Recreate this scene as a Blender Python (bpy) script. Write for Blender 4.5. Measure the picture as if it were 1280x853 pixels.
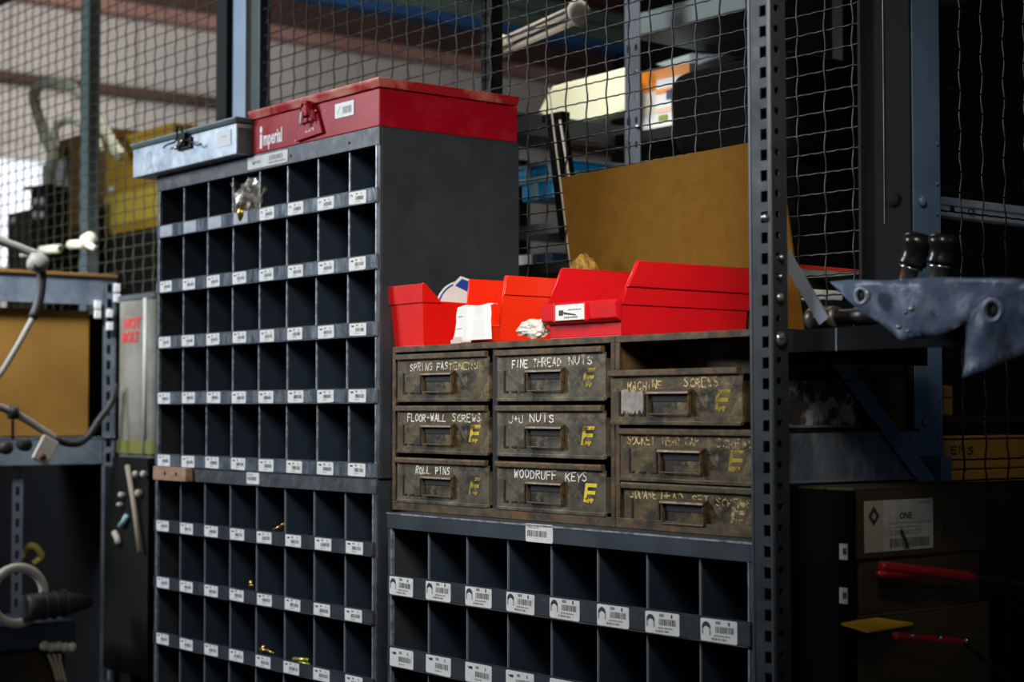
import bpy, bmesh, math, random
from mathutils import Vector, Matrix, noise
random.seed(7)
S = bpy.context.scene
for o in list(bpy.data.objects): bpy.data.objects.remove(o)
COL = S.collection
# ------------------------------------------------------------------ camera
F = 2155.0; TH = math.radians(38.4); PT = math.radians(2.28)
CAM = Vector((0, 0, 1.6))
hd = Vector((-math.cos(TH), math.sin(TH), 0))
dv = hd*math.cos(PT) + Vector((0, 0, math.sin(PT)))
rv = Vector((math.sin(TH), math.cos(TH), 0)); uv_ = rv.cross(dv)
cam = bpy.data.cameras.new('camera'); co = bpy.data.objects.new('camera', cam); COL.objects.link(co)
M3 = Matrix((rv, uv_, -dv)).transposed()
co.matrix_world = Matrix.Translation(CAM) @ M3.to_4x4()
cam.sensor_fit = 'HORIZONTAL'; cam.sensor_width = 36; cam.lens = F/1280*36
cam.clip_start = 0.05; cam.clip_end = 60
cam.dof.use_dof = True; cam.dof.focus_distance = 2.9; cam.dof.aperture_fstop = 4.4
S.camera = co
def at(x, y, X=None, Y=None, Z=None):
    v = dv*F + rv*(x-640) - uv_*(y-426.5)
    t = X/v.x if X is not None else (Y/v.y if Y is not None else (Z-CAM.z)/v.z)
    return CAM + v*t
# ------------------------------------------------------------------ world, lights, exposure
W = bpy.data.worlds.new('world'); S.world = W; W.use_nodes = True
W.node_tree.nodes['Background'].inputs[0].default_value = (0.55, 0.72, 1.0, 1)
W.node_tree.nodes['Background'].inputs[1].default_value = 0.02
S.view_settings.view_transform = 'Standard'; S.view_settings.look = 'None'
S.view_settings.exposure = 0.0; S.view_settings.gamma = 1.0; S.view_settings.use_curve_mapping = False
def area(name, loc, target, size, power, color=(1, 1, 1), sy=None, spread=180):
    l = bpy.data.lights.new(name, 'AREA'); l.energy = power; l.color = color
    l.shape = 'RECTANGLE'; l.size = size; l.size_y = sy or size; l.spread = math.radians(spread)
    o = bpy.data.objects.new(name, l); COL.objects.link(o); o.location = loc
    o.rotation_euler = (Vector(target)-Vector(loc)).to_track_quat('-Z', 'Y').to_euler(); return o
area('daylight_door', (-5.6, -1.2, 3.3), (-3.7, 1.9, 2.15), 1.3, 45, (0.84, 0.92, 1.0), 1.3, 84)
area('work_lamp', (-0.95, 0.70, 2.75), (-2.32, 1.92, 1.83), 0.7, 4.8, (1.0, 0.94, 0.84), 0.7, 46)
area('aisle_fill', (0.6, 0.0, 1.9), (-2.6, 1.9, 1.5), 1.4, 0.9, (0.80, 0.90, 1.0), 1.8, 120)
area('side_window', (2.4, 2.4, 3.5), (-1.8, 2.5, 1.6), 0.9, 4, (0.62, 0.8, 1.0))  # cool fill added from the right for the column's side face
area('cage_lamp', (-3.3, 2.52, 3.35), (-3.35, 3.0, 2.35), 0.4, 5, (1.0, 0.97, 0.88), 0.4, 90)  # fill added to brighten the cream panel, carton and crates
area('rack_light', (-3.85, 0.9, 3.0), (-4.6, 1.95, 1.85), 0.4, 5, (0.92, 0.96, 1.0), 0.4, 46)  # fill added to lift the left rack and its cardboard box
area('hall_light', (-7.0, 3.0, 3.2), (-10, 4.6, 2.9), 1.6, 75, (1.0, 0.96, 0.92), 3.0, 130)
area('cage_light', (-5.0, 3.4, 4.6), (-4.4, 3.2, 2.2), 1.2, 26, (1.0, 0.96, 0.88), 1.2, 90)

# ------------------------------------------------------------------ materials
MATS = {}
def mat(name, c1, rough=0.5, metal=0.0, c2=None, c3=None, scale=8, det=6, lo=0.4, hi=0.65, bump=0.0, bscale=60,
        rvar=0.0, trans=0.0, ior=1.45, emit=None, es=1.0, alpha=1.0, sub=0.0, stretch=(1, 1, 1), coat=0.0, spec=0.5, speck=None):
    if name in MATS: return MATS[name]
    m = bpy.data.materials.new(name); m.use_nodes = True; nt = m.node_tree; N = nt.nodes; L = nt.links
    b = N['Principled BSDF']
    def setc(v): return (v[0], v[1], v[2], 1)
    b.inputs['Base Color'].default_value = setc(c1)
    b.inputs['Roughness'].default_value = rough; b.inputs['Metallic'].default_value = metal
    b.inputs['IOR'].default_value = ior; b.inputs['Transmission Weight'].default_value = trans
    b.inputs['Alpha'].default_value = alpha; b.inputs['Subsurface Weight'].default_value = sub
    b.inputs['Coat Weight'].default_value = coat; b.inputs['Specular IOR Level'].default_value = spec
    tc = N.new('ShaderNodeTexCoord'); mp = N.new('ShaderNodeMapping'); mp.inputs['Scale'].default_value = stretch
    L.new(tc.outputs['Object'], mp.inputs['Vector'])
    def nz(sc, d=det, off=0.0):
        n = N.new('ShaderNodeTexNoise'); n.inputs['Scale'].default_value = sc; n.inputs['Detail'].default_value = d
        n.inputs['Roughness'].default_value = 0.62
        if off:
            a = N.new('ShaderNodeVectorMath'); a.operation = 'ADD'; a.inputs[1].default_value = (off, off*1.7, -off)
            L.new(mp.outputs[0], a.inputs[0]); L.new(a.outputs[0], n.inputs['Vector'])
        else: L.new(mp.outputs[0], n.inputs['Vector'])
        return n
    def ramp(n, a, c):
        r = N.new('ShaderNodeMapRange'); r.inputs[1].default_value = a; r.inputs[2].default_value = c
        L.new(n.outputs['Fac'], r.inputs[0]); return r
    cur = None
    if c2 is not None:
        r = ramp(nz(scale), lo, hi); mx = N.new('ShaderNodeMix'); mx.data_type = 'RGBA'
        mx.inputs['A'].default_value = setc(c1); mx.inputs['B'].default_value = setc(c2)
        L.new(r.outputs[0], mx.inputs['Factor']); cur = mx.outputs['Result']
    if c3 is not None:
        r = ramp(nz(scale*2.3, det, 5.3), lo+0.1, hi+0.06); mx = N.new('ShaderNodeMix'); mx.data_type = 'RGBA'
        mx.inputs['B'].default_value = setc(c3)
        if cur: L.new(cur, mx.inputs['A'])
        else: mx.inputs['A'].default_value = setc(c1)
        L.new(r.outputs[0], mx.inputs['Factor']); cur = mx.outputs['Result']
    if speck is not None:
        r = ramp(nz(scale*9, 4, 9.1), 0.66, 0.7); mx = N.new('ShaderNodeMix'); mx.data_type = 'RGBA'
        mx.inputs['B'].default_value = setc(speck)
        if cur: L.new(cur, mx.inputs['A'])
        else: mx.inputs['A'].default_value = setc(c1)
        L.new(r.outputs[0], mx.inputs['Factor']); cur = mx.outputs['Result']
    if cur: L.new(cur, b.inputs['Base Color'])
    if rvar:
        r = ramp(nz(scale*1.4, 5, 2.2), 0.3, 0.7); r.inputs[3].default_value = max(0.03, rough-rvar); r.inputs[4].default_value = min(1, rough+rvar)
        L.new(r.outputs[0], b.inputs['Roughness'])
    if bump:
        n = nz(bscale, 5, 1.1); bp = N.new('ShaderNodeBump'); bp.inputs['Strength'].default_value = bump; bp.inputs['Distance'].default_value = 0.004
        L.new(n.outputs['Fac'], bp.inputs['Height']); L.new(bp.outputs[0], b.inputs['Normal'])
    if emit is not None:
        b.inputs['Emission Color'].default_value = setc(emit); b.inputs['Emission Strength'].default_value = es
    MATS[name] = m; return m
def worn(name, paint, keep=0.5, scale=90, rough=0.7):
    """thin paint worn through in patches (the gaps show the metal beneath)"""
    if name in MATS: return MATS[name]
    m = mat(name, paint, rough); nt = m.node_tree; N = nt.nodes; L = nt.links
    tc = N.new('ShaderNodeTexCoord'); n = N.new('ShaderNodeTexNoise'); n.inputs['Scale'].default_value = scale; n.inputs['Detail'].default_value = 5
    r = N.new('ShaderNodeMapRange'); r.inputs[1].default_value = keep-0.09; r.inputs[2].default_value = keep+0.05
    r.inputs[3].default_value = 1; r.inputs[4].default_value = 0
    L.new(tc.outputs['Object'], n.inputs['Vector']); L.new(n.outputs['Fac'], r.inputs[0]); L.new(r.outputs[0], N['Principled BSDF'].inputs['Alpha'])
    return m
STEEL = mat('grey_enamel', (0.032, 0.038, 0.046), 0.45, 0.1, (0.024, 0.029, 0.036), (0.040, 0.046, 0.055), 7, 6, .4, .7, .05, 40, .12)
STEELF = mat('grey_enamel_scuffed', (0.056, 0.064, 0.072), 0.48, 0.2, (0.030, 0.036, 0.042), (0.095, 0.103, 0.11), 14, 8, .38, .62, .12, 60, .15)
EDGE = mat('bare_sheet_edge', (0.42, 0.46, 0.5), 0.4, 0.6, (0.16, 0.18, 0.2), None, 60, 5, .4, .6)
INNER = mat('blue_grey_enamel', (0.020, 0.034, 0.050), 0.45, 0.05, (0.013, 0.024, 0.036), None, 9, 5, .4, .65, 0.04, 40, .1)
LIP = mat('label_strip_plastic', (0.10, 0.125, 0.155), 0.24, 0.25, (0.20, 0.24, 0.29), (0.05, 0.06, 0.075), 22, 6, .42, .62, .35, 25, .14, stretch=(1.6, 1, .5), coat=0.6)
LIPD = mat('lip_enamel', (0.030, 0.036, 0.046), 0.4, 0.2, (0.045, 0.052, 0.064), None, 15, 6, .4, .65, .1, 50, .1, speck=(0.12, 0.13, 0.14))
PAPER = mat('label_paper', (0.74, 0.74, 0.73), 0.45, 0, (0.62, 0.62, 0.61), None, 45, 4, .45, .75)
INK = mat('black_ink', (0.03, 0.03, 0.032), 0.6)
INKG = mat('grey_ink', (0.22, 0.22, 0.22), 0.6)
RUSTD = mat('grimy_drawer_steel', (0.098, 0.068, 0.027), 0.5, 0.2, (0.018, 0.012, 0.005), (0.165, 0.118, 0.052), 15, 9, .42, .60, .35, 45, .18, speck=(0.03, 0.02, 0.012))
RUSTG = mat('grimy_grey_steel', (0.106, 0.088, 0.056), 0.48, 0.25, (0.020, 0.015, 0.008), (0.165, 0.136, 0.085), 14, 9, .43, .62, .35, 45, .18, speck=(0.04, 0.025, 0.012))
RUSTF = mat('rusty_cabinet_edge', (0.080, 0.058, 0.028), 0.55, 0.2, (0.022, 0.016, 0.008), (0.140, 0.066, 0.020), 20, 9, .36, .62, .35, 60, .15)
RUSTH = mat('rusty_handle', (0.085, 0.066, 0.040), 0.45, 0.35, (0.120, 0.068, 0.030), (0.03, 0.024, 0.017), 45, 7, .42, .62, .3, 90, .12)
DARKIN = mat('dark_recess_steel', (0.012, 0.011, 0.010), 0.7, 0.1)  # dark steel; also the painted shade under the handle hoods
CHALK = worn('white_marker_worn', (0.66, 0.63, 0.54), 0.60, 110)
CHALK2 = worn('white_marker', (0.76, 0.74, 0.68), 0.68, 110)
CHALKY = worn('yellowed_marker_worn', (0.56, 0.44, 0.20), 0.575, 120)
YELP = worn('yellow_emblem_paint', (0.58, 0.42, 0.025), 0.58, 70)
YELP2 = worn('yellow_emblem_faded', (0.36, 0.26, 0.02), 0.55, 70)
TAPE = worn('old_tape_residue', (0.30, 0.24, 0.12), 0.56, 35)
REDP = mat('red_plastic', (0.80, 0.011, 0.006), 0.34, 0, (0.70, 0.006, 0.005), None, 3, 2, .4, .6, .02, 20, .06, sub=0.0, coat=.2)
REDP2 = mat('red_orange_plastic', (0.86, 0.030, 0.005), 0.36, 0, (0.80, 0.014, 0.005), None, 3, 2, .4, .6, .02, 20, .06, coat=.2)
REDPK = mat('crimson_plastic', (0.66, 0.008, 0.012), 0.3, 0, (0.58, 0.005, 0.012), None, 3, 2, .4, .6, .02, 20, .06, coat=.2)
REDM = mat('red_enamel_case', (0.30, 0.003, 0.012), 0.35, 0.05, (0.24, 0.002, 0.008), (0.36, 0.02, 0.03), 9, 6, .4, .8, .05, 30, .08, spec=.25)
REDW = mat('red_case_worn_edge', (0.38, 0.012, 0.016), 0.38, 0.1, (0.62, 0.24, 0.18), None, 9, 6, .45, .6, .1, 40, .1)
GALV = mat('galvanised_case', (0.42, 0.48, 0.54), 0.42, 0.35, (0.26, 0.32, 0.39), (0.58, 0.60, 0.62), 11, 7, .38, .64, .08, 30, .12)
GALVD = mat('galvanised_dark', (0.11, 0.15, 0.16), 0.42, 0.5, (0.06, 0.085, 0.09), (0.18, 0.22, 0.23), 13, 7, .38, .64, .08, 30, .12)
GALVB = mat('galvanised_bracket', (0.33, 0.39, 0.46), 0.42, 0.5, (0.20, 0.25, 0.31), None, 14, 7, .38, .62, .1, 30, .1)
BLACKM = mat('black_wire_metal', (0.012, 0.012, 0.013), 0.35, 0.7)
WHITEI = mat('white_print', (0.72, 0.66, 0.68), 0.6)
PINKP = worn('scuffed_print', (0.70, 0.48, 0.52), 0.5, 160)
CARD = mat('hardboard_sheet', (0.150, 0.075, 0.010), 0.85, 0, (0.120, 0.057, 0.007), None, 30, 9, .35, .7, .12, 160, spec=.12)
CARTON = mat('brown_carton', (0.30, 0.150, 0.022), 0.8, 0, (0.22, 0.105, 0.014), None, 5, 6, .35, .7, .1, 60)
CARTOND = mat('dark_carton', (0.050, 0.032, 0.009), 0.8, 0, (0.030, 0.018, 0.006), None, 5, 6, .35, .7, .1, 60)
AMBER = mat('amber_carton', (0.62, 0.36, 0.015), 0.6, 0, (0.46, 0.24, 0.010), None, 6, 5, .35, .7)
AMBERD = mat('brown_board', (0.25, 0.13, 0.03), 0.7, 0, (0.17, 0.085, 0.02), None, 5, 5, .35, .7)
POST = mat('slotted_post_enamel', (0.023, 0.027, 0.030), 0.5, 0.15, (0.017, 0.020, 0.023), (0.034, 0.038, 0.042), 12, 7, .4, .7, .08, 50, .12)
POSTE = mat('slotted_post_edge', (0.060, 0.068, 0.076), 0.4, 0.3)  # post enamel lightened: corner and edge highlights put into the colour
ZINC = mat('zinc_bolt', (0.62, 0.60, 0.56), 0.28, 0.9, (0.42, 0.40, 0.37), None, 90, 4, .4, .6)
CHROME = mat('chrome', (0.62, 0.64, 0.63), 0.2, 0.95)
BRASS = mat('brass', (0.74, 0.46, 0.12), 0.28, 0.9)
BRASSY = mat('yellow_zinc', (0.62, 0.58, 0.10), 0.32, 0.7)
WIREM = mat('mesh_wire', (0.016, 0.015, 0.012), 0.38, 0.4, (0.008, 0.007, 0.006), None, 60, 4, .4, .6)
WIREG = mat('mesh_wire_olive', (0.055, 0.050, 0.030), 0.5, 0.4)
FRAMED = mat('cage_frame_dark', (0.010, 0.011, 0.010), 0.7, 0.0, spec=.2)
FRAMEG = mat('cage_frame_green', (0.030, 0.048, 0.043), 0.45, 0.1, (0.022, 0.035, 0.032), None, 20, 5)
PALEB = mat('pale_blue_paint', (0.24, 0.30, 0.39), 0.5, 0.1, (0.20, 0.26, 0.34), None, 6, 4)
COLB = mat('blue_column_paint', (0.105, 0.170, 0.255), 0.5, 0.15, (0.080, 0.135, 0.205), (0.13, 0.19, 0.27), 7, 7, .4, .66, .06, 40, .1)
COLD = mat('column_front_paint', (0.010, 0.011, 0.012), 0.8, 0.0, (0.007, 0.008, 0.009), None, 7, 6, spec=.15)  # shade of the column's front put into the paint; also dark shelf steel
STRAP = mat('grey_strap_steel', (0.16, 0.18, 0.215), 0.5, 0.3)
WALLM = mat('hall_wall_panel', (0.46, 0.44, 0.42), 0.8, 0, (0.40, 0.38, 0.36), None, 1.2, 5, .35, .65)
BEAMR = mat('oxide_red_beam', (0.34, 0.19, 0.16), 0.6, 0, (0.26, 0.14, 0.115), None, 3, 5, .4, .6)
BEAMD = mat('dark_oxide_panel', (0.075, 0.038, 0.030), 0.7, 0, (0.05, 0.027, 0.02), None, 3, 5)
BLUEB = mat('blue_fascia', (0.03, 0.11, 0.30), 0.5)
GREENB = mat('green_fascia', (0.13, 0.20, 0.17), 0.55, 0, (0.10, 0.15, 0.135), None, 2, 4)
DARKW = mat('dark_wall_panel', (0.010, 0.010, 0.010), 0.9, spec=.1)  # near-black: the lack of light at the back is put into the colour
FLOORM = mat('concrete_floor', (0.12, 0.115, 0.11), 0.6, 0, (0.08, 0.078, 0.075), None, 2, 8, .35, .65, .1, 30)
PANE = mat('daylit_pane', (0.8, 0.85, 0.9), 0.5, emit=(0.80, 0.86, 1.0), es=0.5)
HOSE = mat('pale_hose', (0.90, 0.92, 0.70), 0.5)
CABLE = mat('grey_cable', (0.27, 0.25, 0.22), 0.5)
CABLED = mat('black_cable', (0.02, 0.02, 0.02), 0.5)
BLACKP = mat('black_rubber', (0.010, 0.010, 0.011), 0.25)
BLACKC = mat('black_cloth', (0.006, 0.006, 0.006), 0.95, spec=.05)
CREAM = mat('cream_panel', (0.84, 0.82, 0.58), 0.6)
ORANGE = mat('orange_print', (0.90, 0.28, 0.015), 0.5)
WHITEC = mat('white_carton', (0.80, 0.80, 0.78), 0.5)
NAVY = mat('navy_print', (0.02, 0.04, 0.12), 0.5)
BLUEP = mat('blue_plastic', (0.01, 0.34, 0.75), 0.35, 0, (0.02, 0.32, 0.66), None, 9, 3)
PBLUEP = mat('pale_blue_plastic', (0.40, 0.60, 0.70), 0.4)
UPR = mat('dark_slotted_steel', (0.045, 0.055, 0.068), 0.5, 0.2)
SHELFG = mat('shelf_grey_green', (0.075, 0.092, 0.095), 0.5, 0.1, (0.055, 0.070, 0.072), None, 10, 5)
BEIGE = mat('beige_plastic', (0.52, 0.47, 0.40), 0.5)
TAN = mat('tan_rod', (0.42, 0.35, 0.27), 0.5)
WOODB = mat('rusty_wood_block', (0.34, 0.20, 0.12), 0.7, 0, (0.24, 0.13, 0.07), (0.42, 0.27, 0.18), 22, 8, .38, .64, .3, 60, stretch=(.4, 1, 1.5))
KRAFT = mat('crumpled_kraft', (0.30, 0.165, 0.018), 0.75, 0, (0.13, 0.065, 0.008), (0.46, 0.27, 0.035), 60, 6, .4, .6, .5, 90)
POLY = mat('clear_poly_bag', (0.40, 0.36, 0.30), 0.16, 0, (0.20, 0.165, 0.125), None, 50, 5, .4, .6, .6, 60, alpha=0.55, coat=.6)
POLYW = mat('milky_poly_bag', (0.80, 0.76, 0.68), 0.3, 0, (0.60, 0.50, 0.42), None, 60, 5, .45, .65, .4, 60, alpha=0.93)
POLYB = mat('blue_tinted_sheet', (0.120, 0.165, 0.265), 0.38, 0.0, (0.070, 0.105, 0.185), (0.235, 0.250, 0.285), 10, 6, .4, .62, .5, 30, .12, alpha=0.88)
NOTE = mat('paper_note', (0.80, 0.79, 0.77), 0.6, 0, (0.72, 0.70, 0.69), None, 30, 3, .4, .7)
DISCB = mat('blue_print', (0.01, 0.06, 0.36), 0.4)
METGR = mat('scratched_galvanised_bin', (0.17, 0.20, 0.235), 0.42, 0.4, (0.10, 0.125, 0.15), (0.27, 0.29, 0.31), 17, 8, .4, .62, .1, 40, .1, stretch=(2, 1, .5))
METGP = mat('peeled_metal_bin', (0.40, 0.41, 0.40), 0.5, 0.3, (0.05, 0.045, 0.04), (0.10, 0.08, 0.06), 24, 8, .46, .52, .1, 40, .1)
TOOLR = mat('red_tool_grip', (0.42, 0.018, 0.018), 0.3, coat=.5)
TOOLS = mat('dull_tool_steel', (0.07, 0.07, 0.07), 0.4, 0.8)
DRUMP = mat('cloudy_plastic_drum', (0.27, 0.27, 0.24), 0.35, 0, (0.17, 0.17, 0.13), None, 6, 4, .4, .6, alpha=0.9)
REDI = mat('red_print', (0.50, 0.03, 0.035), 0.6)
YELK = mat('yellow_cord', (0.55, 0.50, 0.04), 0.5)
DNAVY = mat('navy_box', (0.020, 0.030, 0.050), 0.5)
TAPEL = mat('white_label_faded', (0.42, 0.40, 0.37), 0.6)
BUFF = mat('buff_label', (0.34, 0.30, 0.22), 0.6)

# ------------------------------------------------------------------ mesh builder
class MB:
    def __init__(s): s.v = []; s.f = []; s.m = []; s.mats = []; s.sm = []
    def mi(s, m):
        if m not in s.mats: s.mats.append(m)
        return s.mats.index(m)
    def add(s, vs, fs, m, smooth=False):
        b = len(s.v); s.v += [Vector(p) for p in vs]; i = s.mi(m)
        for f in fs: s.f.append([b+k for k in f]); s.m.append(i); s.sm.append(smooth)
    def box(s, x0, x1, y0, y1, z0, z1, m):
        s.add([(x0,y0,z0),(x1,y0,z0),(x1,y1,z0),(x0,y1,z0),(x0,y0,z1),(x1,y0,z1),(x1,y1,z1),(x0,y1,z1)],
              [(0,3,2,1),(4,5,6,7),(0,1,5,4),(1,2,6,5),(2,3,7,6),(3,0,4,7)], m); return s
    def quad(s, a, b, c, d, m): s.add([a,b,c,d], [(0,1,2,3)], m); return s
    def rect(s, x0, x1, z0, z1, y, m): return s.quad((x0,y,z0),(x1,y,z0),(x1,y,z1),(x0,y,z1), m)
    def prism(s, poly, ax, a0, a1, m):
        """poly: 2d points; ax: extrusion axis 0,1,2"""
        def p(q, a):
            if ax == 0: return (a, q[0], q[1])
            if ax == 1: return (q[0], a, q[1])
            return (q[0], q[1], a)
        n = len(poly); vs = [p(q, a0) for q in poly]+[p(q, a1) for q in poly]
        s.add(vs, [tuple(range(n))[::-1], tuple(range(n, 2*n))]+[(i, (i+1) % n, n+(i+1) % n, n+i) for i in range(n)], m); return s
    def hexa(s, bot, top, m):
        s.add(list(bot)+list(top), [(0,3,2,1),(4,5,6,7),(0,1,5,4),(1,2,6,5),(2,3,7,6),(3,0,4,7)], m); return s
    def tube(s, pts, r, m, n=8, caps=True, closed=False):
        pts = [Vector(p) for p in pts]; k = len(pts); rs = r if isinstance(r, (list, tuple)) else [r]*k
        vs = []; up = None
        for i, p in enumerate(pts):
            t = (pts[min(i+1, k-1)]-pts[max(i-1, 0)]).normalized()
            if closed: t = (pts[(i+1) % k]-pts[i-1]).normalized()
            if up is None: up = t.orthogonal().normalized()
            up = (up-t*up.dot(t)).normalized(); w = t.cross(up)
            for j in range(n):
                a = 2*math.pi*j/n; vs.append(p+(up*math.cos(a)+w*math.sin(a))*rs[i])
        fs = []
        for i in range(k if closed else k-1):
            i2 = (i+1) % k
            for j in range(n): fs.append((i*n+j, i*n+(j+1) % n, i2*n+(j+1) % n, i2*n+j))
        if caps and not closed: fs += [tuple(range(n))[::-1], tuple((k-1)*n+j for j in range(n))]
        s.add(vs, fs, m, True); return s
    def cyl(s, a, b, r, m, n=16, r2=None): return s.tube([a, b], [r, r if r2 is None else r2], m, n)
    def lathe(s, base, axis, prof, m, n=16):
        """prof: (distance along the axis, radius)"""
        base = Vector(base); ax = Vector(axis).normalized(); u = ax.orthogonal().normalized(); w = ax.cross(u); vs = []
        for d, r in prof:
            for j in range(n):
                a = 2*math.pi*j/n; vs.append(base+ax*d+(u*math.cos(a)+w*math.sin(a))*max(r, 1e-4))
        k = len(prof); fs = [(i*n+j, i*n+(j+1) % n, (i+1)*n+(j+1) % n, (i+1)*n+j) for i in range(k-1) for j in range(n)]
        fs += [tuple(range(n))[::-1], tuple((k-1)*n+j for j in range(n))]
        s.add(vs, fs, m, True); return s
    def merge(s, o, off=(0, 0, 0)):
        b = len(s.v); s.v += [v+Vector(off) for v in o.v]
        for f, mi, sm in zip(o.f, o.m, o.sm): s.f.append([b+k for k in f]); s.m.append(s.mi(o.mats[mi])); s.sm.append(sm)
        return s
    def xf(s, fn): s.v = [Vector(fn(v)) for v in s.v]; return s
    def mesh(s, name):
        me = bpy.data.meshes.new(name); me.from_pydata([tuple(v) for v in s.v], [], s.f)
        for m in s.mats: me.materials.append(m)
        me.polygons.foreach_set('material_index', s.m); me.polygons.foreach_set('use_smooth', s.sm); me.update(); return me
def link(name, data, parent=None, loc=(0, 0, 0)):
    o = bpy.data.objects.new(name, data); COL.objects.link(o); o.location = loc
    if parent: o.parent = parent
    return o
def tag(o, label=None, cat=None, group=None, kind=None):
    if label: o['label'] = label
    if cat: o['category'] = cat
    if group: o['group'] = group
    if kind: o['kind'] = kind
    return o
def thing(name, label, cat, loc=(0, 0, 0), rotz=0, group=None, rot=None):
    o = link(name, None, None, loc); o.rotation_euler = rot or (0, 0, rotz); o.empty_display_size = .05
    return tag(o, label, cat, group)
def part(name, mb, parent, bevel=0, loc=(0, 0, 0), label=None, kind=None, seg=2):
    o = link(name, mb.mesh(name), parent, loc)
    if bevel:
        b = o.modifiers.new('bevel', 'BEVEL'); b.width = bevel; b.segments = seg; b.limit_method = 'ANGLE'; b.angle_limit = math.radians(40)
        b.use_clamp_overlap = True
    if label: o['label'] = label
    if kind: o['kind'] = kind
    return o
def single(name, mb, label, cat, loc=(0, 0, 0), bevel=0, group=None, kind=None):
    """a thing that is one mesh; the mesh is given in world coordinates and re-based on its foot"""
    xs = [v.x for v in mb.v]; ys = [v.y for v in mb.v]; zs = [v.z for v in mb.v]
    c = Vector(((min(xs)+max(xs))/2, (min(ys)+max(ys))/2, min(zs)))
    mb.v = [v-c for v in mb.v]
    return tag(part(name, mb, None, bevel, c), label, cat, group, kind)
def struct(name, mb, bevel=0, parent=None):
    o = part(name, mb, parent, bevel)
    if not parent: o['kind'] = 'structure'
    return o
def spline(pts, n=8):
    pts = [Vector(p) for p in pts]; out = []
    for i in range(len(pts)-1):
        p0 = pts[max(i-1, 0)]; p1 = pts[i]; p2 = pts[i+1]; p3 = pts[min(i+2, len(pts)-1)]
        for j in range(n):
            t = j/n
            out.append(0.5*((2*p1)+(p2-p0)*t+(2*p0-5*p1+4*p2-p3)*t*t+(-p0+3*p1-3*p2+p3)*t**3))
    return out+[pts[-1]]
# ------------------------------------------------------------------ hand lettering (strokes on a 4 x 6 grid) and printed text
GL = {'A': [[(0,0),(2,6),(4,0)],[(1,2),(3,2)]], 'B': [[(0,0),(0,6),(3,6),(3.6,4.6),(2.8,3.2),(0,3.2)],[(2.8,3.2),(4,1.6),(3,0),(0,0)]],
 'C': [[(4,5),(2.6,6),(.6,5),(0,3),(.6,1),(2.4,0),(4,.9)]], 'D': [[(0,0),(0,6),(2.4,5.6),(4,3.4),(3.2,.9),(0,0)]],
 'E': [[(4,6),(0,6),(0,0),(4,0)],[(0,3.1),(3,3.1)]], 'F': [[(0,0),(0,6),(4,6)],[(0,3.2),(3,3.2)]],
 'G': [[(4,5.2),(2,6),(.3,4.6),(0,2),(1.6,0),(4,.8),(4,2.8),(2.3,2.8)]], 'H': [[(0,0),(0,6)],[(4,0),(4,6)],[(0,3),(4,3)]],
 'I': [[(1.6,0),(1.6,6)]], 'J': [[(3.6,6),(3.4,1.2),(1.8,0),(.2,1.4)]], 'K': [[(0,0),(0,6)],[(4,6),(0,2.6)],[(1.2,3.4),(4,0)]],
 'L': [[(0,6),(0,0),(3.6,0)]], 'M': [[(0,0),(.4,6),(2,2.4),(3.8,6),(4,0)]], 'N': [[(0,0),(0,6),(4,0),(4,6)]],
 'O': [[(2,6),(.2,4.6),(0,2),(1.6,0),(3.6,1),(4,3.8),(2.6,5.8),(2,6)]], 'P': [[(0,0),(0,6),(3.4,5.6),(3.6,3.6),(0,2.8)]],
 'Q': [[(2,6),(.2,4.6),(0,2),(1.6,0),(3.6,1),(4,3.8),(2.6,5.8),(2,6)],[(2.2,1.6),(4.2,-.4)]],
 'R': [[(0,0),(0,6),(3.4,5.6),(3.6,3.8),(0,3)],[(1.4,3),(4,0)]], 'S': [[(3.8,5.2),(2,6),(.3,4.8),(1.4,3.4),(3.4,2.6),(3.6,.9),(1.8,0),(0,.8)]],
 'T': [[(2,0),(2,6)],[(0,6),(4,6)]], 'U': [[(0,6),(.2,1.4),(1.8,0),(3.6,1.2),(4,6)]], 'V': [[(0,6),(2,0),(4,6)]],
 'W': [[(0,6),(1,0),(2,4),(3,0),(4.2,6)]], 'X': [[(0,0),(4,6)],[(0,6),(4,0)]], 'Y': [[(0,6),(2,3),(4,6)],[(2,3),(1.4,0)]],
 'Z': [[(0,6),(4,6),(0,0),(4,0)]], '-': [[(.4,3),(3.6,3)]], '+': [[(.4,3),(3.6,3)],[(2,1.4),(2,4.6)]]}
def scrawl(mb, text, x0, x1, z, h, y, m, w=0.0021, rnd=None, wob=.35, slope=0.0):
    """hand-painted letters from x0 to x1, baseline z, facing -y"""
    rnd = rnd or random.Random(len(text)*31+ord(text[0])); adv = (x1-x0)/len(text)
    for i, ch in enumerate(text):
        if ch not in GL: continue
        ox = x0+adv*i+rnd.uniform(-.04, .04)*adv; oz = z+rnd.uniform(-.09, .09)*h+slope*(adv*i); sx = adv*.70/4; sz = h/6*rnd.uniform(.9, 1.1); sk = rnd.uniform(-.05, .14)
        for st in GL[ch]:
            p = [Vector((ox+(a+rnd.uniform(-wob, wob)*.5)*sx+b*sz*sk, 0, oz+(b+rnd.uniform(-wob, wob)*.5)*sz)) for a, b in st]
            for a, b in zip(p[:-1], p[1:]):
                d = (b-a); L = d.length
                if L < 1e-6: continue
                d /= L; n = Vector((-d.z, 0, d.x))*w*.5*rnd.uniform(.8, 1.15); e = d*w*.35
                q = [a-e+n, a-e-n, b+e-n, b+e+n]; mb.quad(*[(t.x, y-rnd.uniform(0, .00004), t.z) for t in q], m)
    return mb
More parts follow.
